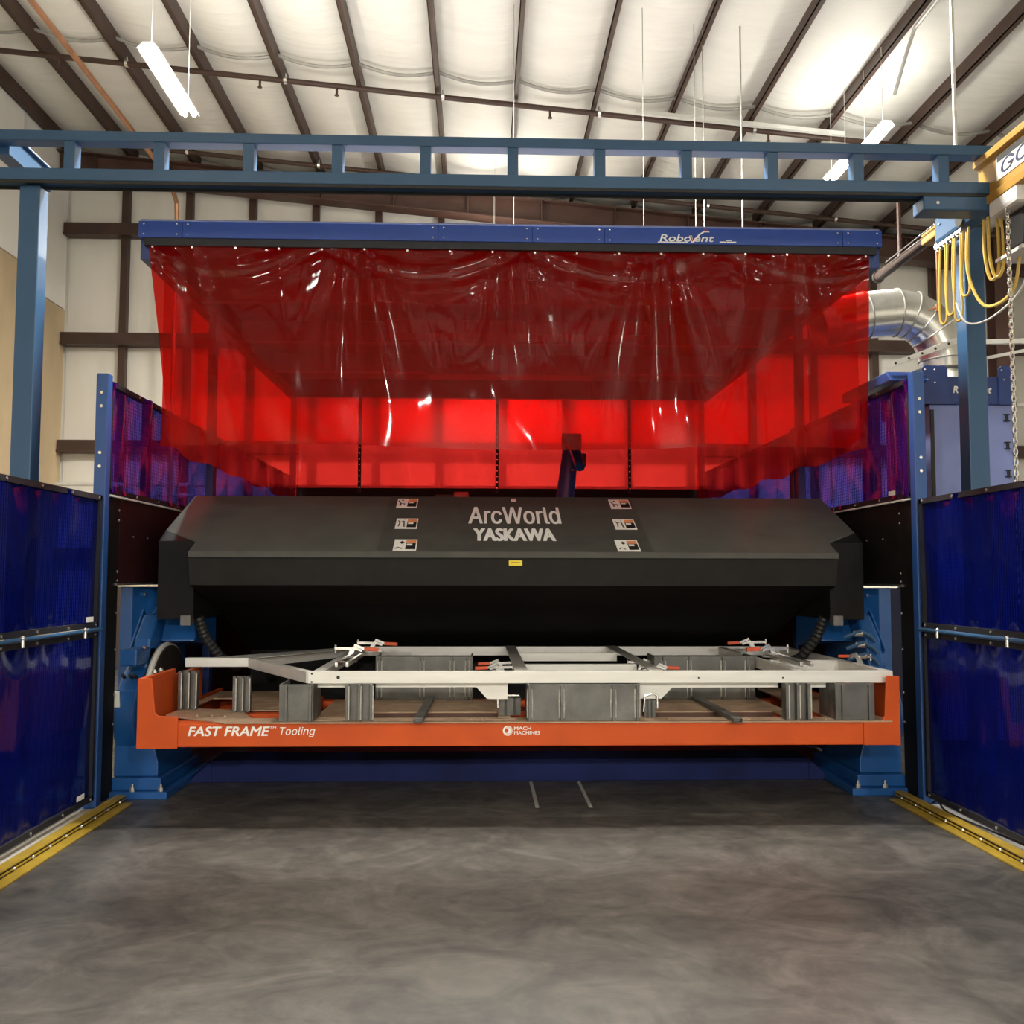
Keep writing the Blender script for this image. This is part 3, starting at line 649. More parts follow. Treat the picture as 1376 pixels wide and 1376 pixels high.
def mx(x): return .47-x   # mirror about the cell centre
def stock(side):
    s = side
    def X(x): return x if s < 0 else mx(x)
    e = 'left' if s < 0 else 'right'
    r = empty('headstock' if s < 0 else 'tailstock', (X(-2.42), 7.2, 0), 'blue %s of the positioner at the %s end of the orange table' % ('headstock' if s < 0 else 'tailstock', e), 'positioner')
    # tower column with chamfered inner corner
    MB().prism([(X(-2.72),7.5),(X(-2.63),7.5),(X(-2.48),7.64),(X(-2.48),7.95),(X(-2.72),7.95)], 'z', .02, 1.42).build('tower', M['mblue'], r, bev=.005)
    MB().box(X(-2.76), X(-2.40), 7.46, 7.98, 1.42, 1.432).build('tower_cap', M['chrome'], r)
    MB().cyl((X(-2.56), 7.545, 1.36), (X(-2.55), 7.55, 1.36), .012, 8).build('bolt', M['bolt'], r)
    # drum housing round the table axis
    c = (7.32, .52)
    pts = [(c[0]+.52*math.cos(a*2*PI/36), c[1]+.40*math.sin(a*2*PI/36)) for a in range(36)]
    MB().prism(pts, 'x', X(-2.50), X(-2.345)).build('drum', M['mblue'], r, bev=.02, smooth=True)
    if s < 0:
        MB().box(-2.47, -2.35, 6.82, 7.2, .88, .995).build('gear_cover', M['mblue'], r, bev=.012)
        MB().cyl((-2.345, 7.34, .53), (-2.285, 7.34, .53), .46, 48).build('faceplate', M['disc'], r, smooth=True)
        MB().tube([(-2.312, 7.34+.465*math.cos(a*2*PI/48), .53+.465*math.sin(a*2*PI/48)) for a in range(49)], .022, 8, cap=False).build('rim', M['rim'], r, smooth=True)
        for dy in (-.3, -.18): MB().cyl((-2.52+.12, 6.70-.0, .80+dy*0), (-2.40, 6.69, .80), .02, 8)
        MB().prism([(6.700,.70),(6.715,.78)], 'x', 0, 0) if False else None
        MB().obox((-2.475, 6.805, .66), (.045, .008, .11), Matrix.Rotation(math.radians(10), 3, 'X')).build('rating_plate', M['decal_white'], r)
        for dx in (-2.45, -2.40, -2.37): MB().cyl((dx, 6.84, .82), (dx, 6.88, .80), .012, 8).build('bolt', M['rubber'], r)
        MB().sphere((-2.345, 6.95, 1.0), .014, 8, 5).build('fitting', M['copper'], r)
    # pedestal and base
    MB().prism([(X(-2.50),.13),(X(-2.20),.13),(X(-2.20),.22),(X(-2.26),.46),(X(-2.345),.50),(X(-2.345),.72),(X(-2.50),.72)], 'y', 6.86, 7.62).build('pedestal', M['mblue'], r, bev=.008)
    MB().box(X(-2.50), X(-2.16), 6.80, 7.7, .05, .13).build('pedestal_foot', M['mblue'], r, bev=.008)
    MB().box(X(-2.56), X(-2.10), 6.74, 7.78, 0, .05).build('base_plate', M['mblue'], r, bev=.006)
    for xx in (-2.52, -2.34, -2.15):
        mb = MB(); mb.cyl((X(xx), 6.77, .05), (X(xx), 6.77, .075), .018, 6); mb.cyl((X(xx), 6.77, .075), (X(xx), 6.77, .10), .009, 6); mb.build('anchor_bolt', M['bolt'], r)
    # arm from the barrier down to the drum
    MB().prism([(7.02,.80),(7.10,1.05),(7.28,1.22),(7.95,1.22),(7.95,.60),(7.3,.55)], 'x', X(-2.47), X(-2.35)).build('arm', M['mblue'], r, bev=.02)
    MB().prism([(7.05,.98),(7.32,1.26),(7.36,1.22),(7.09,.94)], 'x', X(-2.49), X(-2.475)).build('arm_rib', M['mblue'], r, bev=.01)
    MB().cyl((X(-2.44), 7.3, 1.15), (X(-2.35), 7.6, 1.38), .03, 10).build('hydraulic_tube', M['mblue'], r, smooth=True)
    MB().prism([(7.30,1.02),(7.40,1.19),(7.9,1.19),(7.9,.95)], 'x', X(-2.35), X(-2.10)).build('arm_block', M['mblue'], r, bev=.015)
    if s > 0:
        for k, (y, z) in enumerate(((7.10, 1.06), (7.06, .98), (7.04, .90))):
            mb = MB(); mb.tube([(X(-2.22)-.02, y, z), (X(-2.3), y-.05, z+.05), (X(-2.38), y-.03, z+.01), (X(-2.42), y, z-.03)], .016, 7); mb.build('hose', M['cblue'], r, smooth=True)
            MB().cyl((X(-2.26), y-.02, z+.03), (X(-2.32), y-.05, z+.03), .022, 8).build('fitting', M['bolt'], r)
stock(-1); stock(1)

# rotating barrier
r = empty('divider_barrier', (.25, 8.0, .85), 'long black divider barrier with white lettering above the orange table', 'barrier')
BX0, BX1 = -2.04, 2.56
MB().prism([(6.9,1.674),(8.0,2.153),(8.1,2.153),(9.2,1.674),(9.2,1.655),(8.08,2.135),(8.02,2.135),(6.9,1.655)], 'x', -2.32, 2.83)
# slab: hexagon plan - narrow at the lip, full width behind it
sl = .4355
def slz(y): return 1.674+sl*(y-6.9)
def slab_poly(poly, th, name, m, **k):
    n = len(poly); vs = [(x, y, slz(y)) for x, y in poly]+[(x, y, slz(y)-th) for x, y in poly]
    fs = [tuple(range(n)), tuple(range(2*n-1, n-1, -1))]+[(i, n+i, n+(i+1)%n, (i+1)%n) for i in range(n)]
    return MB().add(vs, fs).build(name, m, r, **k)
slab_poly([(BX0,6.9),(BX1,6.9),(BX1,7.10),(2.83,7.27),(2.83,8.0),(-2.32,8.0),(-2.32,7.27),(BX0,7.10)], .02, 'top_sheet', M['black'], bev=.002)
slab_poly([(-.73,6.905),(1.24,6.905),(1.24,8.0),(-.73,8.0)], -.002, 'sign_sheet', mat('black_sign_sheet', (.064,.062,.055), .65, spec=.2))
MB().prism([(8.0,2.153),(8.1,2.153),(9.2,1.674),(9.2,1.43),(9.18,1.43),(9.18,1.66),(8.1,2.13),(8.0,2.13)], 'x', -2.32, 2.83).build('rear_sheet', M['black'], r)
MB().box(BX0, BX1, 6.885, 6.90, 1.632, 1.674).build('lip', M['black'], r, bev=.002)
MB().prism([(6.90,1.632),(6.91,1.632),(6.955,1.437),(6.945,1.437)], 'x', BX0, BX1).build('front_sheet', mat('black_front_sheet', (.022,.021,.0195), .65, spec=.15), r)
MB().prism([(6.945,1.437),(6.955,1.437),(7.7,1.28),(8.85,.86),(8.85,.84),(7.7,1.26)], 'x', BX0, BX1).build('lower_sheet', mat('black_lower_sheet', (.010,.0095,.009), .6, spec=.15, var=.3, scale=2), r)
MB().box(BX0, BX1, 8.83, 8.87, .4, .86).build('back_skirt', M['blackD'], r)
for a, b, s in ((-2.32, -2.06, -1), (2.575, 2.83, 1)):
    eb = MB().prism([(7.12,1.19),(7.12,1.755),(7.27,1.835),(8.8,1.835),(8.8,1.19)], 'x', a, b).build('end_box', M['blackD'], r, bev=.004)
    xi = b if s < 0 else a
    for z in (1.62, 1.70 if s > 0 else 1.62): MB().sphere((xi, 7.118, z), .009, 7, 4).build('bolt', M['bolt'], eb)
    MB().box(xi-.07 if s < 0 else xi-.0, xi if s < 0 else xi+.07, 7.05, 7.14, 1.15, 1.22).build('bracket', M['steel'], r)
    # ribbed cable hose below the end box
    sg = 1 if s < 0 else -1
    P = [(xi, 7.25, 1.2), (xi+.04*sg, 7.3, 1.05), (xi+.12*sg, 7.4, .90), (xi+.22*sg, 7.6, .80)]
    pts = []; rad = []
    for i in range(3):
        for k in range(10):
            t = k/10; pts.append(Vector(P[i]).lerp(Vector(P[i+1]), t)); rad.append(.034+.006*(k % 2))
    MB().tube(pts, .03, 10, radii=rad).build('cable_hose', M['rubber'], r, smooth=False)
# lettering: slab axes
RX, RU = (1,0,0), (0, 1, sl)
def on_slab(x, y, lift=.002): return Vector((x, y, slz(y)))+Vector((0,-sl,1)).normalized()*lift
def slen(y0, y1): return (y1-y0)*math.sqrt(1+sl*sl)
text_mb('ArcWorld', on_slab(-.086, 7.421), .705, slen(7.421, 7.765), RX, RU, bold=.012).build('lettering', M['white'], r)
text_mb('YASKAWA', on_slab(-.044, 7.095), .594, slen(7.095, 7.322), RX, RU, bold=.035).build('lettering', M['white'], r)
def slab_rect(x0, x1, y0, y1, lift, th, skew=0):
    vs = []
    for l in (lift, lift+th):
        for x, y in ((x0,y0),(x1,y0),(x1,y1),(x0,y1)): vs.append(on_slab(x, y, l))
    return MB().add(vs, [(0,3,2,1),(4,5,6,7),(0,1,5,4),(1,2,6,5),(2,3,7,6),(3,0,4,7)])
def decal(xc, yc, w, h, kind):
    d = slab_rect(xc-w/2, xc+w/2, yc-h/2, yc+h/2, .002, .001).build('warning_decal', M['decal_white'], r)
    slab_rect(xc+.02*w, xc+.45*w, yc+.18*h, yc+.42*h, .003, .001).build('orange_header', M['decal_orange'], d)
    slab_rect(xc+.02*w, xc+.45*w, yc-.36*h, yc+.16*h, .003, .001).build('black_field', M['decal_black'], d)
    slab_rect(xc+.06*w, xc+.30*w, yc+(-.05 if kind else .0)*h, yc+.10*h, .004, .0006).build('text_line', M['decal_white'], d)
    def strip(pts, wd):
        mb = MB()
        for (a, b), (c, e) in zip(pts[:-1], pts[1:]):
            p, q = on_slab(xc+a*w, yc+b*h, .0035), on_slab(xc+c*w, yc+e*h, .0035); mb.bar(p, q, wd*w, .001, up=(0,-sl,1))
        return mb
    if kind == 0: mb = strip([(-.44,.28),(-.30,-.05),(-.33,-.28)], .06); mb.add(*(lambda q: (q.v, q.f))(strip([(-.32,.0),(-.14,-.02),(-.14,-.2)], .05)))
    elif kind == 1: mb = strip([(-.40,.30),(-.32,.05),(-.36,-.28)], .05); mb.add(*(lambda q: (q.v, q.f))(strip([(-.34,.1),(-.14,.25),(-.10,-.3),(-.05,-.3)], .06)))
    else: mb = strip([(-.40,-.32),(-.32,-.18),(-.18,-.26),(-.14,-.34)], .05)
    mb.build('pictogram', M['decal_black'], d)
    cx, cy, rr = ((-.24,.30,.05),(-.10,.38,.03),(-.16,.22,.11))[kind]
    n = 4 if kind == 2 else 10
    vs = [on_slab(xc+(cx+rr*math.cos(2*PI*k/n))*w, yc+(cy)*h+rr*w*1.6*math.sin(2*PI*k/n), .0042) for k in range(n)]
    MB().add(vs, [tuple(range(n))]).build('pictogram', M['decal_black'], d)
for xs, sgn in (((-.585, -.557, -.535), 1), ((1.075+.055, 1.105, 1.065), -1)):
    for (xc, yc, k) in ((xs[0], 7.845, 0), (xs[1], 7.416, 1), (xs[2], 7.012, 2)): decal(xc, yc, .165, .205, k)
slab_rect(.252, .292, 7.89, 7.96, .002, .001).build('small_decal', M['decal_white'], r)
MB().box(.264, .280, 6.90-.0, 6.905, 0, 0) if False else None
MB().obox((.252, 6.902, 1.60), (.095, .003, .045), Matrix.Rotation(-math.radians(12), 3, 'X')).build('yellow_sticker', M['decal_yellow'], r)
MB().box(.222, .282, 6.897, 6.8995, 1.596, 1.604).build('print_line', mat('sticker_print', (.35,.2,.02), .5), r)

# ================================================================== ORANGE TABLE
r = empty('tooling_table', (.27, 7.2, .45), 'orange steel tooling table frame with white lettering across the front', 'table')
TX0, TX1 = -2.105, 2.655
MB().box(TX0+.02, TX1-.02, 6.15, 6.30, .448, .590).build('front_beam', M['orange'], r, bev=.005)
MB().box(TX0+.02, TX1-.02, 6.60, 6.72, .448, .585).build('middle_beam', M['orange'], r, bev=.005)
MB().box(TX0+.02, TX1-.02, 7.95, 8.10, .448, .50).build('rear_beam', M['orange'], r, bev=.005)
for x in (-1.85, -1.30, -.70, .12, 1.02, 1.85, 2.42): MB().box(x-.05, x+.05, 6.30, 7.95, .45, .54).build('cross_beam', M['orange'], r, bev=.004)
for s, x in ((-1, TX0), (1, TX1)):
    a, b = (x, x+.03) if s < 0 else (x-.03, x)
    MB().prism([(6.14,.442),(8.05,.442),(8.05,.60),(7.45,.60),(7.45,.83),(6.80,.83),(6.80,.87),(6.14,.87)], 'x', a, b).build('end_plate', M['orange'], r, bev=.006)
    xo = x if s < 0 else x
    sg = 1 if s < 0 else -1
    MB().prism([(x,.44),(x+.25*sg,.44),(x+.25*sg,.635),(x+.13*sg,.64),(x+.11*sg,.66),(x+.085*sg,.87),(x,.87)] if s < 0 else
               [(x,.447),(x+.235*sg,.447),(x+.235*sg,.598),(x+.12*sg,.60),(x+.10*sg,.63),(x+.085*sg,.878),(x,.878)], 'y', 6.138, 6.150).build('end_bracket', M['orange'], r, bev=.004)
    for y in (6.40, 6.52): MB().sphere((x+.015*sg, y, .885), .018, 8, 5).build('bolt', M['bolt'], r)
text_mb('FAST FRAME', (-1.793, 6.149, .517), .497, .056, (1,0,0), (0,0,1), bold=.045, shear=.22).build('lettering', M['decal_white'], r)
text_mb('TM', (-1.292, 6.149, .562), .038, .011, (1,0,0), (0,0,1), bold=.02, shear=.2).build('lettering', M['decal_white'], r)
text_mb('Tooling', (-1.232, 6.149, .508), .217, .062, (1,0,0), (0,0,1), bold=.0, shear=.22).build('lettering', M['decal_white'], r)
text_mb('MACH', (.218, 6.149, .547), .105, .021, (1,0,0), (0,0,1), bold=.03).build('lettering', M['decal_white'], r)
text_mb('MACHINES', (.218, 6.149, .520), .160, .021, (1,0,0), (0,0,1), bold=.03).build('lettering', M['decal_white'], r)
def ring(cx, cz, ro, ri, y, dcx=0):
    n = 28; vs = []; 
    for k in range(n):
        a = 2*PI*k/n; vs += [(cx+ro*math.cos(a), y, cz+ro*math.sin(a)), (cx+dcx+ri*math.cos(a), y, cz+ri*math.sin(a))]
    return MB().add(vs, [(2*k, 2*((k+1)%n), 2*((k+1)%n)+1, 2*k+1) for k in range(n)])
ring(.178, .543, .031, .012, 6.1485, -.008).build('logo_ring', M['decal_white'], r)
for q in (.018, .024): ring(.184, .543, q+.001, q-.001, 6.1475).build('logo_line', M['orange'], r)

# tooling plates lying on the table, with cut-outs (each plate a thing)
ZP = .592
def plate(poly, label, z=ZP, th=.008):
    return MB().prism(poly, 'z', z, z+th).build('tooling_plate', M['rust'], label=label, cat='plate', group='rusty tooling plates')
pl = empty('tooling_plate', (.3, 6.9, ZP), 'rusty brown steel tooling plates with cut-outs lying on the orange table', 'plate')
for poly in ([(-2.03,6.46),(-1.57,6.13),(-1.44,6.13),(-1.44,6.30),(-1.60,6.70),(-1.97,6.80),(-2.03,6.80)], [(-1.44,6.13),(2.60,6.13),(2.60,6.32),(-1.44,6.32)],
             [(-2.03,6.80),(-1.97,6.80),(-1.97,7.36),(-2.03,7.36)], [(-2.03,7.36),(-1.3,7.36),(-1.3,7.8),(-2.03,7.8)], [(-1.60,6.70),(-1.3,6.70),(-1.3,7.36),(-1.68,7.36)],
             [(-.72,6.59),(.12,6.59),(.12,7.25),(-.72,7.25)], [(1.10,6.59),(1.98,6.59),(1.98,7.25),(1.10,7.25)], [(-1.05,6.32),(-.72,6.32),(-.72,7.25),(-1.05,7.25)],
             [(.12,6.32),(.20,6.32),(.20,7.9),(.12,7.9)], [(1.02,6.32),(1.10,6.32),(1.10,7.9),(1.02,7.9)], [(1.98,6.32),(2.08,6.32),(2.08,7.9),(1.98,7.9)], [(2.25,6.32),(2.60,6.32),(2.60,7.9),(2.25,7.9)]):
    MB().prism(poly, 'z', ZP, ZP+.008).build('plate_sheet', M['rust'], pl)
M['shade_rust'] = mat('shaded_rust', (.10,.05,.032), .7)  # brown beam face behind the opening, its shade put into the colour
for a, b in ((-.72, .12), (1.10, 1.98)): MB().box(a, b, 6.585, 6.59, .50, ZP).build('shaded_beam_face', M['shade_rust'], pl)
for x, y in ((-1.82,6.42),(-1.72,6.40),(-1.63,6.38),(-.05,6.2),(.02,6.2),(1.2,6.2),(1.7,6.2),(2.2,6.2)): MB().sphere((x, y, ZP+.008), .012, 6, 4).build('bolt', M['rust'], pl)

# steel risers
ZR0, ZR1 = ZP+.008, .828
def channel(x0, x1, y, label, z1=ZR1, d=.09, name='steel_riser', plateR=None):
    q = empty(name, ((x0+x1)/2, y, ZR0), label, 'riser', 'steel risers')
    w = x1-x0
    MB().box(x0, x1, y+d*.5, y+d*.5+.012, ZR0, z1).build('web', M['steel'], q)
    n = 3
    for k in range(n):
        x = x0+w*k/(n-1); MB().box(x-.010, x+.010, y, y+d, ZR0, z1).build('fin', M['steel'], q, bev=.003)
        MB().cyl((x+.012, y+.002, ZR0+.01), (x+.012, y+.002, z1-.01), .0045, 6).build('weld_bead', M['steelL'], q)
    return q
channel(-2.02, -1.92, 6.70, 'leftmost dark steel riser beside the orange end plate', .86)
channel(-1.625, -1.535, 6.58, 'second steel riser from the left, on the left rusty plate', .835, d=.07)
channel(-.825, -.675, 6.16, 'finned steel riser under front rail, right of the FRAME lettering')
channel(1.945, 2.085, 6.16, 'finned steel riser under front rail, left of the rightmost box riser')
def boxriser(x0, x1, y, label, seams, z1=ZR1, d=.30, z0=ZR0, solid=True, beads=True):
    q = empty('box_riser', ((x0+x1)/2, y, z0), label, 'riser', 'steel risers')
    MB().box(x0, x1, y, y+.012, z0, z1).build('face_plate', M['steel'], q, bev=.002)
    MB().box(x0, x0+.012, y+.012, y+d, z0, z1).build('side_plate', M['steel'], q)
    MB().box(x1-.012, x1, y+.012, y+d, z0, z1).build('side_plate', M['steel'], q)
    for x in seams:
        MB().box(x-.008, x+.008, y-.022, y, z0, z1-.004).build('rib', M['steel'], q, bev=.002)
        if beads:
            for sg in (-1, 1): MB().tube([(x+sg*.013, y-.003, z0+.02), (x+sg*.015, y-.003, (z0+z1)/2), (x+sg*.012, y-.003, z1-.03)], .006, 6).build('weld_bead', M['steelL'], q)
    return q
boxriser(-1.245, -1.035, 6.17, 'plain steel box riser under the left frame corner', [-1.20, -1.05], beads=False)
boxriser(.30, 1.005, 6.155, 'wide ribbed steel box riser at the middle of the table', [.315, .515, .84, .99])
boxriser(2.255, 2.505, 6.17, 'plain steel box riser at the right end of the table', [2.30, 2.47], beads=False)
boxriser(-.76, -.05, 7.22, 'rear ribbed steel box seen through the frame, left half', [-.73, -.42, -.20, -.09], z1=.915)
boxriser(1.29, 2.04, 7.22, 'rear ribbed steel box seen through the frame, right half', [1.36, 1.55, 1.80, 1.98], z1=.915)
for x0, x1, yy, lb in ((.13, .27, 6.42, 'small dark bracket block left of the middle box riser'), (1.06, 1.13, 6.30, 'small dark bracket block right of the middle box riser')):
    q = empty('bracket_block', ((x0+x1)/2, yy, ZR0), lb, 'bracket')
    MB().box(x0, x1, yy, yy+.1, ZR0, .71).build('block', M['steel'], q)
    for k in (0.3, .7): MB().box(x0+(x1-x0)*k-.006, x0+(x1-x0)*k+.006, yy-.012, yy, ZR0, .71).build('fin', M['black'], q)
    pts = [(x0-.01, yy-.02, .65), (x0-.01, yy-.02, .715), (x0+.005, yy-.02, .73), (x1-.01, yy-.02, .73)] if x0 < .5 else [(x1+.01, yy-.02, .66), (x1+.01, yy-.02, .74), (x1-.01, yy-.02, .755), (x0, yy-.02, .74), (x0-.01, yy-.02, .64)]
    MB().tube(pts, .007, 7).build('wire_handle', M['chrome'], q, smooth=True)
def tubebar(p0, p1, label):
    p0, p1 = Vector(p0), Vector(p1); d = (p1-p0).normalized(); sd_ = d.cross(Vector((0,0,1))).normalized()
    mb = MB(); mb.bar(p0, p1, .055, .004); mb.bar(p0-Vector((0,0,.024)), p1-Vector((0,0,.024)), .055, .004)
    for s in (-1, 1): mb.bar(p0+sd_*.0255*s-Vector((0,0,.012)), p1+sd_*.0255*s-Vector((0,0,.012)), .004, .024)
    mb.bar(p0+d*.03-Vector((0,0,.012)), p1-Vector((0,0,.012)), .05, .02)
    mb.build('tube_bar', M['steel'], label=label, cat='tube', bev=.001)
tubebar((-.375, 6.06, .628), (-.355, 7.15, .628), 'dark steel square tube lying across the plates, left one')
tubebar((1.60, 6.05, .628), (1.585, 7.18, .628), 'dark steel square tube lying across the plates, right one')

# ================================================================== ALUMINIUM FRAME
r = empty('aluminium_frame', (.5, 7.3, ZR1), 'bare aluminium trailer frame clamped on steel risers above the orange table', 'frame')
Z0, Z1 = .829, .905
FRX0, FRX1 = -1.075, 2.64
MB().box(FRX0, FRX1, 6.20, 6.255, Z0, Z1).build('front_rail', M['alu'], r, bev=.003)
MB().box(FRX0, FRX1, 8.38, 8.43, Z0, Z1).build('back_rail', M['alu'], r, bev=.003)
MB().box(FRX1-.06, FRX1, 6.255, 8.38, Z0, Z1).build('end_rail', M['alu'], r, bev=.003)
MB().box(-2.145, -1.66, 7.24, 7.30, Z0+.01, Z1).build('nose_rail', M['alu'], r, bev=.003)
MB().bar((-1.67, 7.255, .869), (-1.065, 6.225, .867), .05, .074).build('diagonal_rail', M['alu'], r, bev=.003)
MB().bar((-1.67, 7.29, .869), (-1.05, 8.40, .867), .05, .074).build('diagonal_rail', M['alu'], r, bev=.003)
MB().prism([(-1.95,7.30),(-1.62,7.25),(-1.05,8.2),(-1.05,8.38)], 'z', Z1-.004, Z1).build('gusset', M['alu'], r)
MB().box(-1.05, -.98, 6.26, 8.38, Z0+.02, Z1).build('cross_member', M['alu'], r, bev=.003)
for x in (.22, 1.08): MB().box(x, x+.085, 6.24, 8.40, Z1, Z1+.006).build('flat_bar', M['gray'], r)
for y in (6.72, 7.70): MB().box(.31, 1.08, y, y+.05, Z0+.01, Z1-.004).build('inner_rail', M['alu'], r, bev=.002)
MB().box(2.09, 2.58, 7.0, 7.05, Z0, Z1).build('inner_rail', M['alu'], r, bev=.002)
MB().box(2.05, 2.10, 6.26, 8.38, Z0, Z1-.006).build('cross_member', M['alu'], r, bev=.002)
MB().prism([(-.66,.795),(-.02,.795),(.05,.72),(.18,.72),(.18,.829),(-.66,.829)], 'y', 6.30, 6.32).build('under_web', M['alu'], r)
MB().prism([(1.93,.79),(1.24,.79),(1.17,.72),(1.03,.72),(1.03,.829),(1.93,.829)], 'y', 6.30, 6.32).build('under_web', M['alu'], r)
MB().prism([(-1.03,.795),(-.84,.795),(-.84,.829),(-1.03,.829)], 'y', 6.30, 6.32).build('under_web', M['alu'], r)
MB().prism([(2.09,.79),(2.24,.79),(2.24,.829),(2.09,.829)], 'y', 6.30, 6.32).build('under_web', M['alu'], r)
for x, z, rr in ((-.885,.868,.011),(1.39,.862,.006),(1.93,.862,.006),(-1.66,.89,.008),(-1.66,.86,.008),(-1.05,.89,.006),(-1.05,.84,.006)):
    yy = 6.198 if x > -1.2 else 7.238
    MB().cyl((x, yy, z), (x, yy+.004, z), rr, 10).build('hole', M['rubber'], r)

# toggle clamps
def clamp(x, y, z, ang, label, sc=1.0):
    q = empty('toggle_clamp', (x, y, z), label, 'clamp', 'toggle clamps')
    ca, sa = math.cos(ang), math.sin(ang)
    def T(a, b, c): return (x+sc*(a*ca-b*sa), y+sc*(a*sa+b*ca), z+sc*c)
    MB().bar(T(-.05,0,.004), T(.05,0,.004), .05*sc, .006*sc).build('base', M['bolt'], q)
    for s in (-.016, .016):
        MB().bar(T(-.03,s,.005), T(-.01,s,.06), .006*sc, .03*sc).build('side_plate', M['bolt'], q)
    MB().bar(T(-.13,0,.062), T(.02,0,.058), .018*sc, .018*sc).build('clamp_arm', M['chrome'], q)
    MB().cyl(T(-.125,0,.03), T(-.125,0,.085), .008*sc, 8).build('spindle', M['bolt'], q)
    MB().bar(T(-.01,0,.07), T(.05,0,.045), .014*sc, .014*sc).build('link', M['bolt'], q)
    MB().bar(T(.0,0,.085), T(.07,0,.055), .012*sc, .016*sc).build('lever', M['chrome'], q)
    MB().bar(T(.065,0,.057), T(.16,0,.052), .024*sc, .024*sc).build('grip', M['handle'], q, bev=.004)
clamp(-.83, 7.85, Z1, 0, 'rear toggle clamp with orange grip, left pair', 1.1)
clamp(-.92, 7.25, Z1, .05, 'front toggle clamp with orange grip, left pair', 1.1)
clamp(2.20, 7.95, Z1, PI-.05, 'rear toggle clamp with orange grip, right pair', 1.1)
clamp(2.16, 7.25, Z1, PI+.05, 'front toggle clamp with orange grip, right pair', 1.1)
for k, (x, y, a, lb) in enumerate(((.12, 7.0, PI, 'lower folded clamp left of the middle bars'), (.14, 7.35, PI, 'upper folded clamp left of the middle bars'),
        (1.28, 7.0, 0, 'lower folded clamp right of the middle bars'), (1.24, 7.4, 0, 'upper folded clamp right of the middle bars'))):
    clamp(x, y, .80, a, lb, .95)
clamp(2.60, 7.7, Z1, 1.2, 'small clamp at the far end of the right end rail', .7)
clamp(2.62, 6.75, Z1, 2.4, 'small bright clamp near the right front frame corner', .8)
for x, y0, y1, lb in ((-.90, 6.45, 7.25, 'left'), (2.17, 6.45, 7.3, 'right')):
    MB().bar((x-.035, y0, Z1+.02), (x-.035, y1, Z1+.02), .02, .03).bar((x+.035, y0, Z1+.02), (x+.035, y1, Z1+.02), .02, .03).box(x-.05, x+.05, (y0+y1)/2-.02, (y0+y1)/2+.02, Z1+.001, Z1+.006).build('clamp_bar', M['chrome'], label='pair of thin bright clamp bars lying across the frame on the %s' % lb, cat='bar', bev=.002)

# ================================================================== ROBOTS INSIDE THE BOOTH
def robot(x, y, tilt, label, lo):
    q = empty('welding_robot', (x, y, 0), label, 'robot')
    bl = M['mblue']
    h = 1.3 if not lo else 1.0
    MB().box(x-.3, x+.3, y-.3, y+.3, 0, h*.8).build('riser_stand', M['black'], q, bev=.02)
    MB().cyl((x, y, h*.8), (x, y, h), .22, 24).build('base', bl, q, smooth=True)
    MB().sphere((x, y, h+.15), .24, 16, 8).build('shoulder', bl, q, smooth=True)
    if not lo:
        a = Vector((x-.05, y, h+.2)); b = Vector((x+.12, y, 2.95))
        MB().tube([a, a.lerp(b,.5), b], .1, 14, radii=[.13,.10,.085]).build('lower_arm', bl, q, smooth=True)
        MB().cyl((b.x-.1, b.y, b.z), (b.x+.1, b.y, b.z), .09, 18).build('elbow', M['black'], q, smooth=True)
        MB().tube([b+Vector((0,0,.0)), b+Vector((.0,-.3,-.1)), b+Vector((.02,-.7,-.35))], .06, 12, radii=[.08,.06,.05]).build('upper_arm', bl, q, smooth=True)
        MB().box(b.x+.05, b.x+.14, b.y-.15, b.y, b.z-.28, b.z-.14).build('wire_feeder', M['black'], q, bev=.01)
        MB().sphere((b.x, b.y-.14, b.z-.32), .02, 8, 5).build('fitting', M['bolt'], q)
    else:
        b = Vector((x+.1, y+.4, 2.25))
        MB().tube([(x, y, h+.2), b], .1, 14, radii=[.12,.09]).build('lower_arm', bl, q, smooth=True)
        MB().box(b.x-.16, b.x+.05, b.y-.1, b.y+.1, 2.18, 2.42).build('elbow', M['black'], q, bev=.02)
        MB().box(b.x+.05, b.x+.22, b.y-.1, b.y+.1, 2.20, 2.45).build('wire_feeder', mat('red_feeder', (.5,.06,.05), .4), q, bev=.02)
        MB().tube([b+Vector((-.1,0,.05)), b+Vector((-.7,-.1,.02))], .05, 12).build('upper_arm', bl, q, smooth=True)
robot(.86, 10.4, 0, 'dark blue welding robot with raised arm seen through the red curtain', False)
robot(-.45, 10.6, 0, 'folded welding robot with red feeder just above the black barrier', True)

# ================================================================== DUST COLLECTOR AND DUCT
r = empty('dust_collector', (4.65, 9.3, 0), 'blue dust collector cabinet with lettering behind the right fence', 'dust collector')
MB().box(4.16, 4.97, 8.82, 9.8, .02, 3.10).build('cabinet', M['coll'], r, bev=.008)
MB().box(4.12, 4.93, 8.80, 9.82, 3.10, 3.36).build('header', M['collD'], r, bev=.006)
for x0, x1 in ((4.08, 4.32), (4.80, 4.94)):
    p = MB().prism([(x0,3.10),(x1,3.10),(x1,3.44),(x1-.03,3.46),(x0+.03,3.46),(x0,3.43)], 'y', 8.785, 8.80).build('lifting_plate', M['collD'], r)
    for dx, z in ((.03,3.42),(.12,3.42),(.05,3.33),(.12,3.30)): MB().sphere((min(x0+dx, x1-.02), 8.784, z), .011, 7, 4).build('bolt', M['bolt'], p)
MB().box(4.16, 4.19, 8.80, 8.82, .4, 3.05).build('door_gap', M['rubber'], r)
for k in range(9): MB().sphere((4.22+.085*k, 8.798, 3.115), .007, 6, 4).build('rivet', M['rubber'], r)
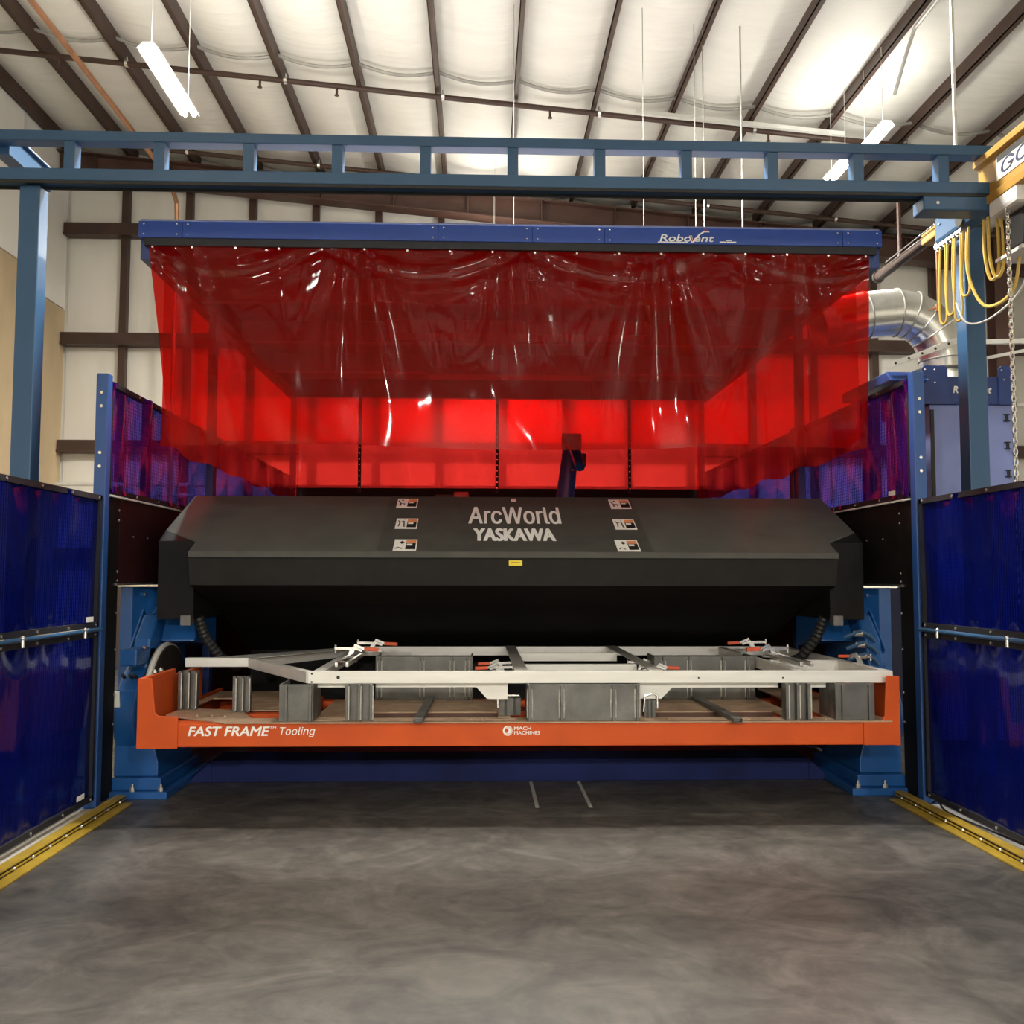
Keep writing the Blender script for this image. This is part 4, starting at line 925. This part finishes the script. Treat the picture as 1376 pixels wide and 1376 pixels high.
for z in (2.98, 2.72, 2.46):
    mb = MB(); mb.box(4.87, 4.885, 8.79, 8.82, z-.035, z+.035); mb.box(4.85, 4.905, 8.80, 8.815, z+.025, z+.035); mb.box(4.85, 4.905, 8.80, 8.815, z-.035, z-.025); mb.build('door_latch', M['rubber'], r)
text_mb('RoboVent', (4.375, 8.798, 3.205), .36, .065, (1,0,0), (0,0,1), bold=.03, shear=.2).build('lettering', M['decal_white'], r)
for a, b in ((4.43, 4.46), (4.468, 4.55), (4.558, 4.70)): MB().box(a, b, 8.797, 8.7995, 3.158, 3.172).build('small_print_line', M['decal_white'], r)
MB().prism([(8.7,3.30),(8.8,3.40),(9.9,3.40),(9.9,3.30)], 'x', 3.75, 4.10).build('side_hopper', M['collD'], r, bev=.01)
# galvanised elbow duct: gored rings
r = empty('duct_elbow', (4.28, 9.1, 3.45), 'shiny galvanised duct elbow rising from dust collector into the booth', 'duct')
ax = 4.44; R0 = .46; cr_ = .225
path = [(Vector((ax, 9.1, 3.36)), 0)]
N_ = 8; cx, cz = ax-R0, 3.58
cent = [Vector((ax, 9.1, 3.40))]+[Vector((cx+R0*math.cos(a), 9.1, cz+R0*math.sin(a))) for a in [PI*.5*k/5 for k in range(6)]]+[Vector((cx-.30, 9.1, cz+R0-.03)), Vector((cx-.75, 9.1, cz+R0-.14))]
for i in range(len(cent)-1):
    a, b = cent[i], cent[i+1]
    ta = (cent[min(i+1,len(cent)-1)]-cent[max(i-1,0)]).normalized() if i else Vector((0,0,1))
    tb = (cent[min(i+2,len(cent)-1)]-cent[i]).normalized()
    def ring_pts(c, t, rad, n=28):
        u = Vector((0,1,0)); w = t.cross(u).normalized(); return [c+u*math.cos(2*PI*k/n)*rad+w*math.sin(2*PI*k/n)*rad for k in range(n)]
    n = 28; vs = ring_pts(a, ta, cr_)+ring_pts(b, tb, cr_)
    MB().add(vs, [(k, (k+1)%n, n+(k+1)%n, n+k) for k in range(n)]).build('duct_gore', M['galv'], r, smooth=True)
    pts = ring_pts(b, tb, cr_+.003); MB().tube(pts+[pts[0]], .007, 5, cap=False).build('seam', M['gray'], r, smooth=True)
MB().cyl((ax, 9.1, 3.34), (ax, 9.1, 3.42), .285, 28).build('collar', M['galv'], r, smooth=True)
MB().cyl((ax, 9.1, 3.46), (ax, 9.1, 3.475), .30, 28).build('flange', M['steel'], r, smooth=True)
# strut channel carrying the elbow
q = MB(); q.bar((3.72, 8.72, 3.43), (4.50, 8.72, 3.72), .04, .045)
o = q.build('strut_brace', M['wpipe'], label='slanted perforated strut in front of the duct elbow', cat='strut')
for k in range(6):
    t = .1+k*.16; p = Vector((3.72, 8.698, 3.43)).lerp(Vector((4.50, 8.698, 3.72)), t); MB().cyl(p, p+Vector((0,.003,0)), .012, 8).build('slot', M['rubber'], o)
MB().bar((4.6, 9.3, 3.80), (6.4, 9.3, 3.86), .05, .045).build('wall_strut', M['wpipe'], label='level white strut arm right of the blue crane column', cat='strut')
MB().bar((4.65, 9.25, 3.58), (5.9, 9.25, 3.84), .03, .03).build('strut_stay', M['wpipe'], label='slanted white stay under the level strut arm', cat='strut')
MB().cyl((7.2, 15.3, 4.25), (9.4, 15.3, 4.3), .04, 8).build('wall_pipe', M['wpipe'], label='white pipe crossing the building column at the right edge', cat='pipe', smooth=True)
# left wall services
for k, (x, y, z1, lb) in enumerate(((XL+.06, 13.0, 6.2, 'nearer thin vertical conduit on the left wall'), (XL+.06, 14.6, 7.9, 'farther thin vertical conduit on the left wall'))):
    q = empty('wall_conduit', (x, y, 0), lb, 'conduit')
    MB().cyl((x, y, 0), (x, y, z1), .035, 10).build('pipe', M['wpipe'], q, smooth=True)
    for z in (1.5, 3.0, 4.5, 6.0): MB().box(x-.06, x+.045, y-.06, y+.06, z-.02, z+.02).build('strap', M['bolt'], q)
for z, lb in ((2.95, 'upper of two pale pipes low on the back wall'), (2.78, 'lower of two pale pipes low on the back wall')):
    MB().cyl((XL+.1, 15.6, z), (-4.0, 15.6, z), .03, 8).build('wall_pipe', M['wpipe'], label=lb+' at left', cat='pipe', smooth=True)
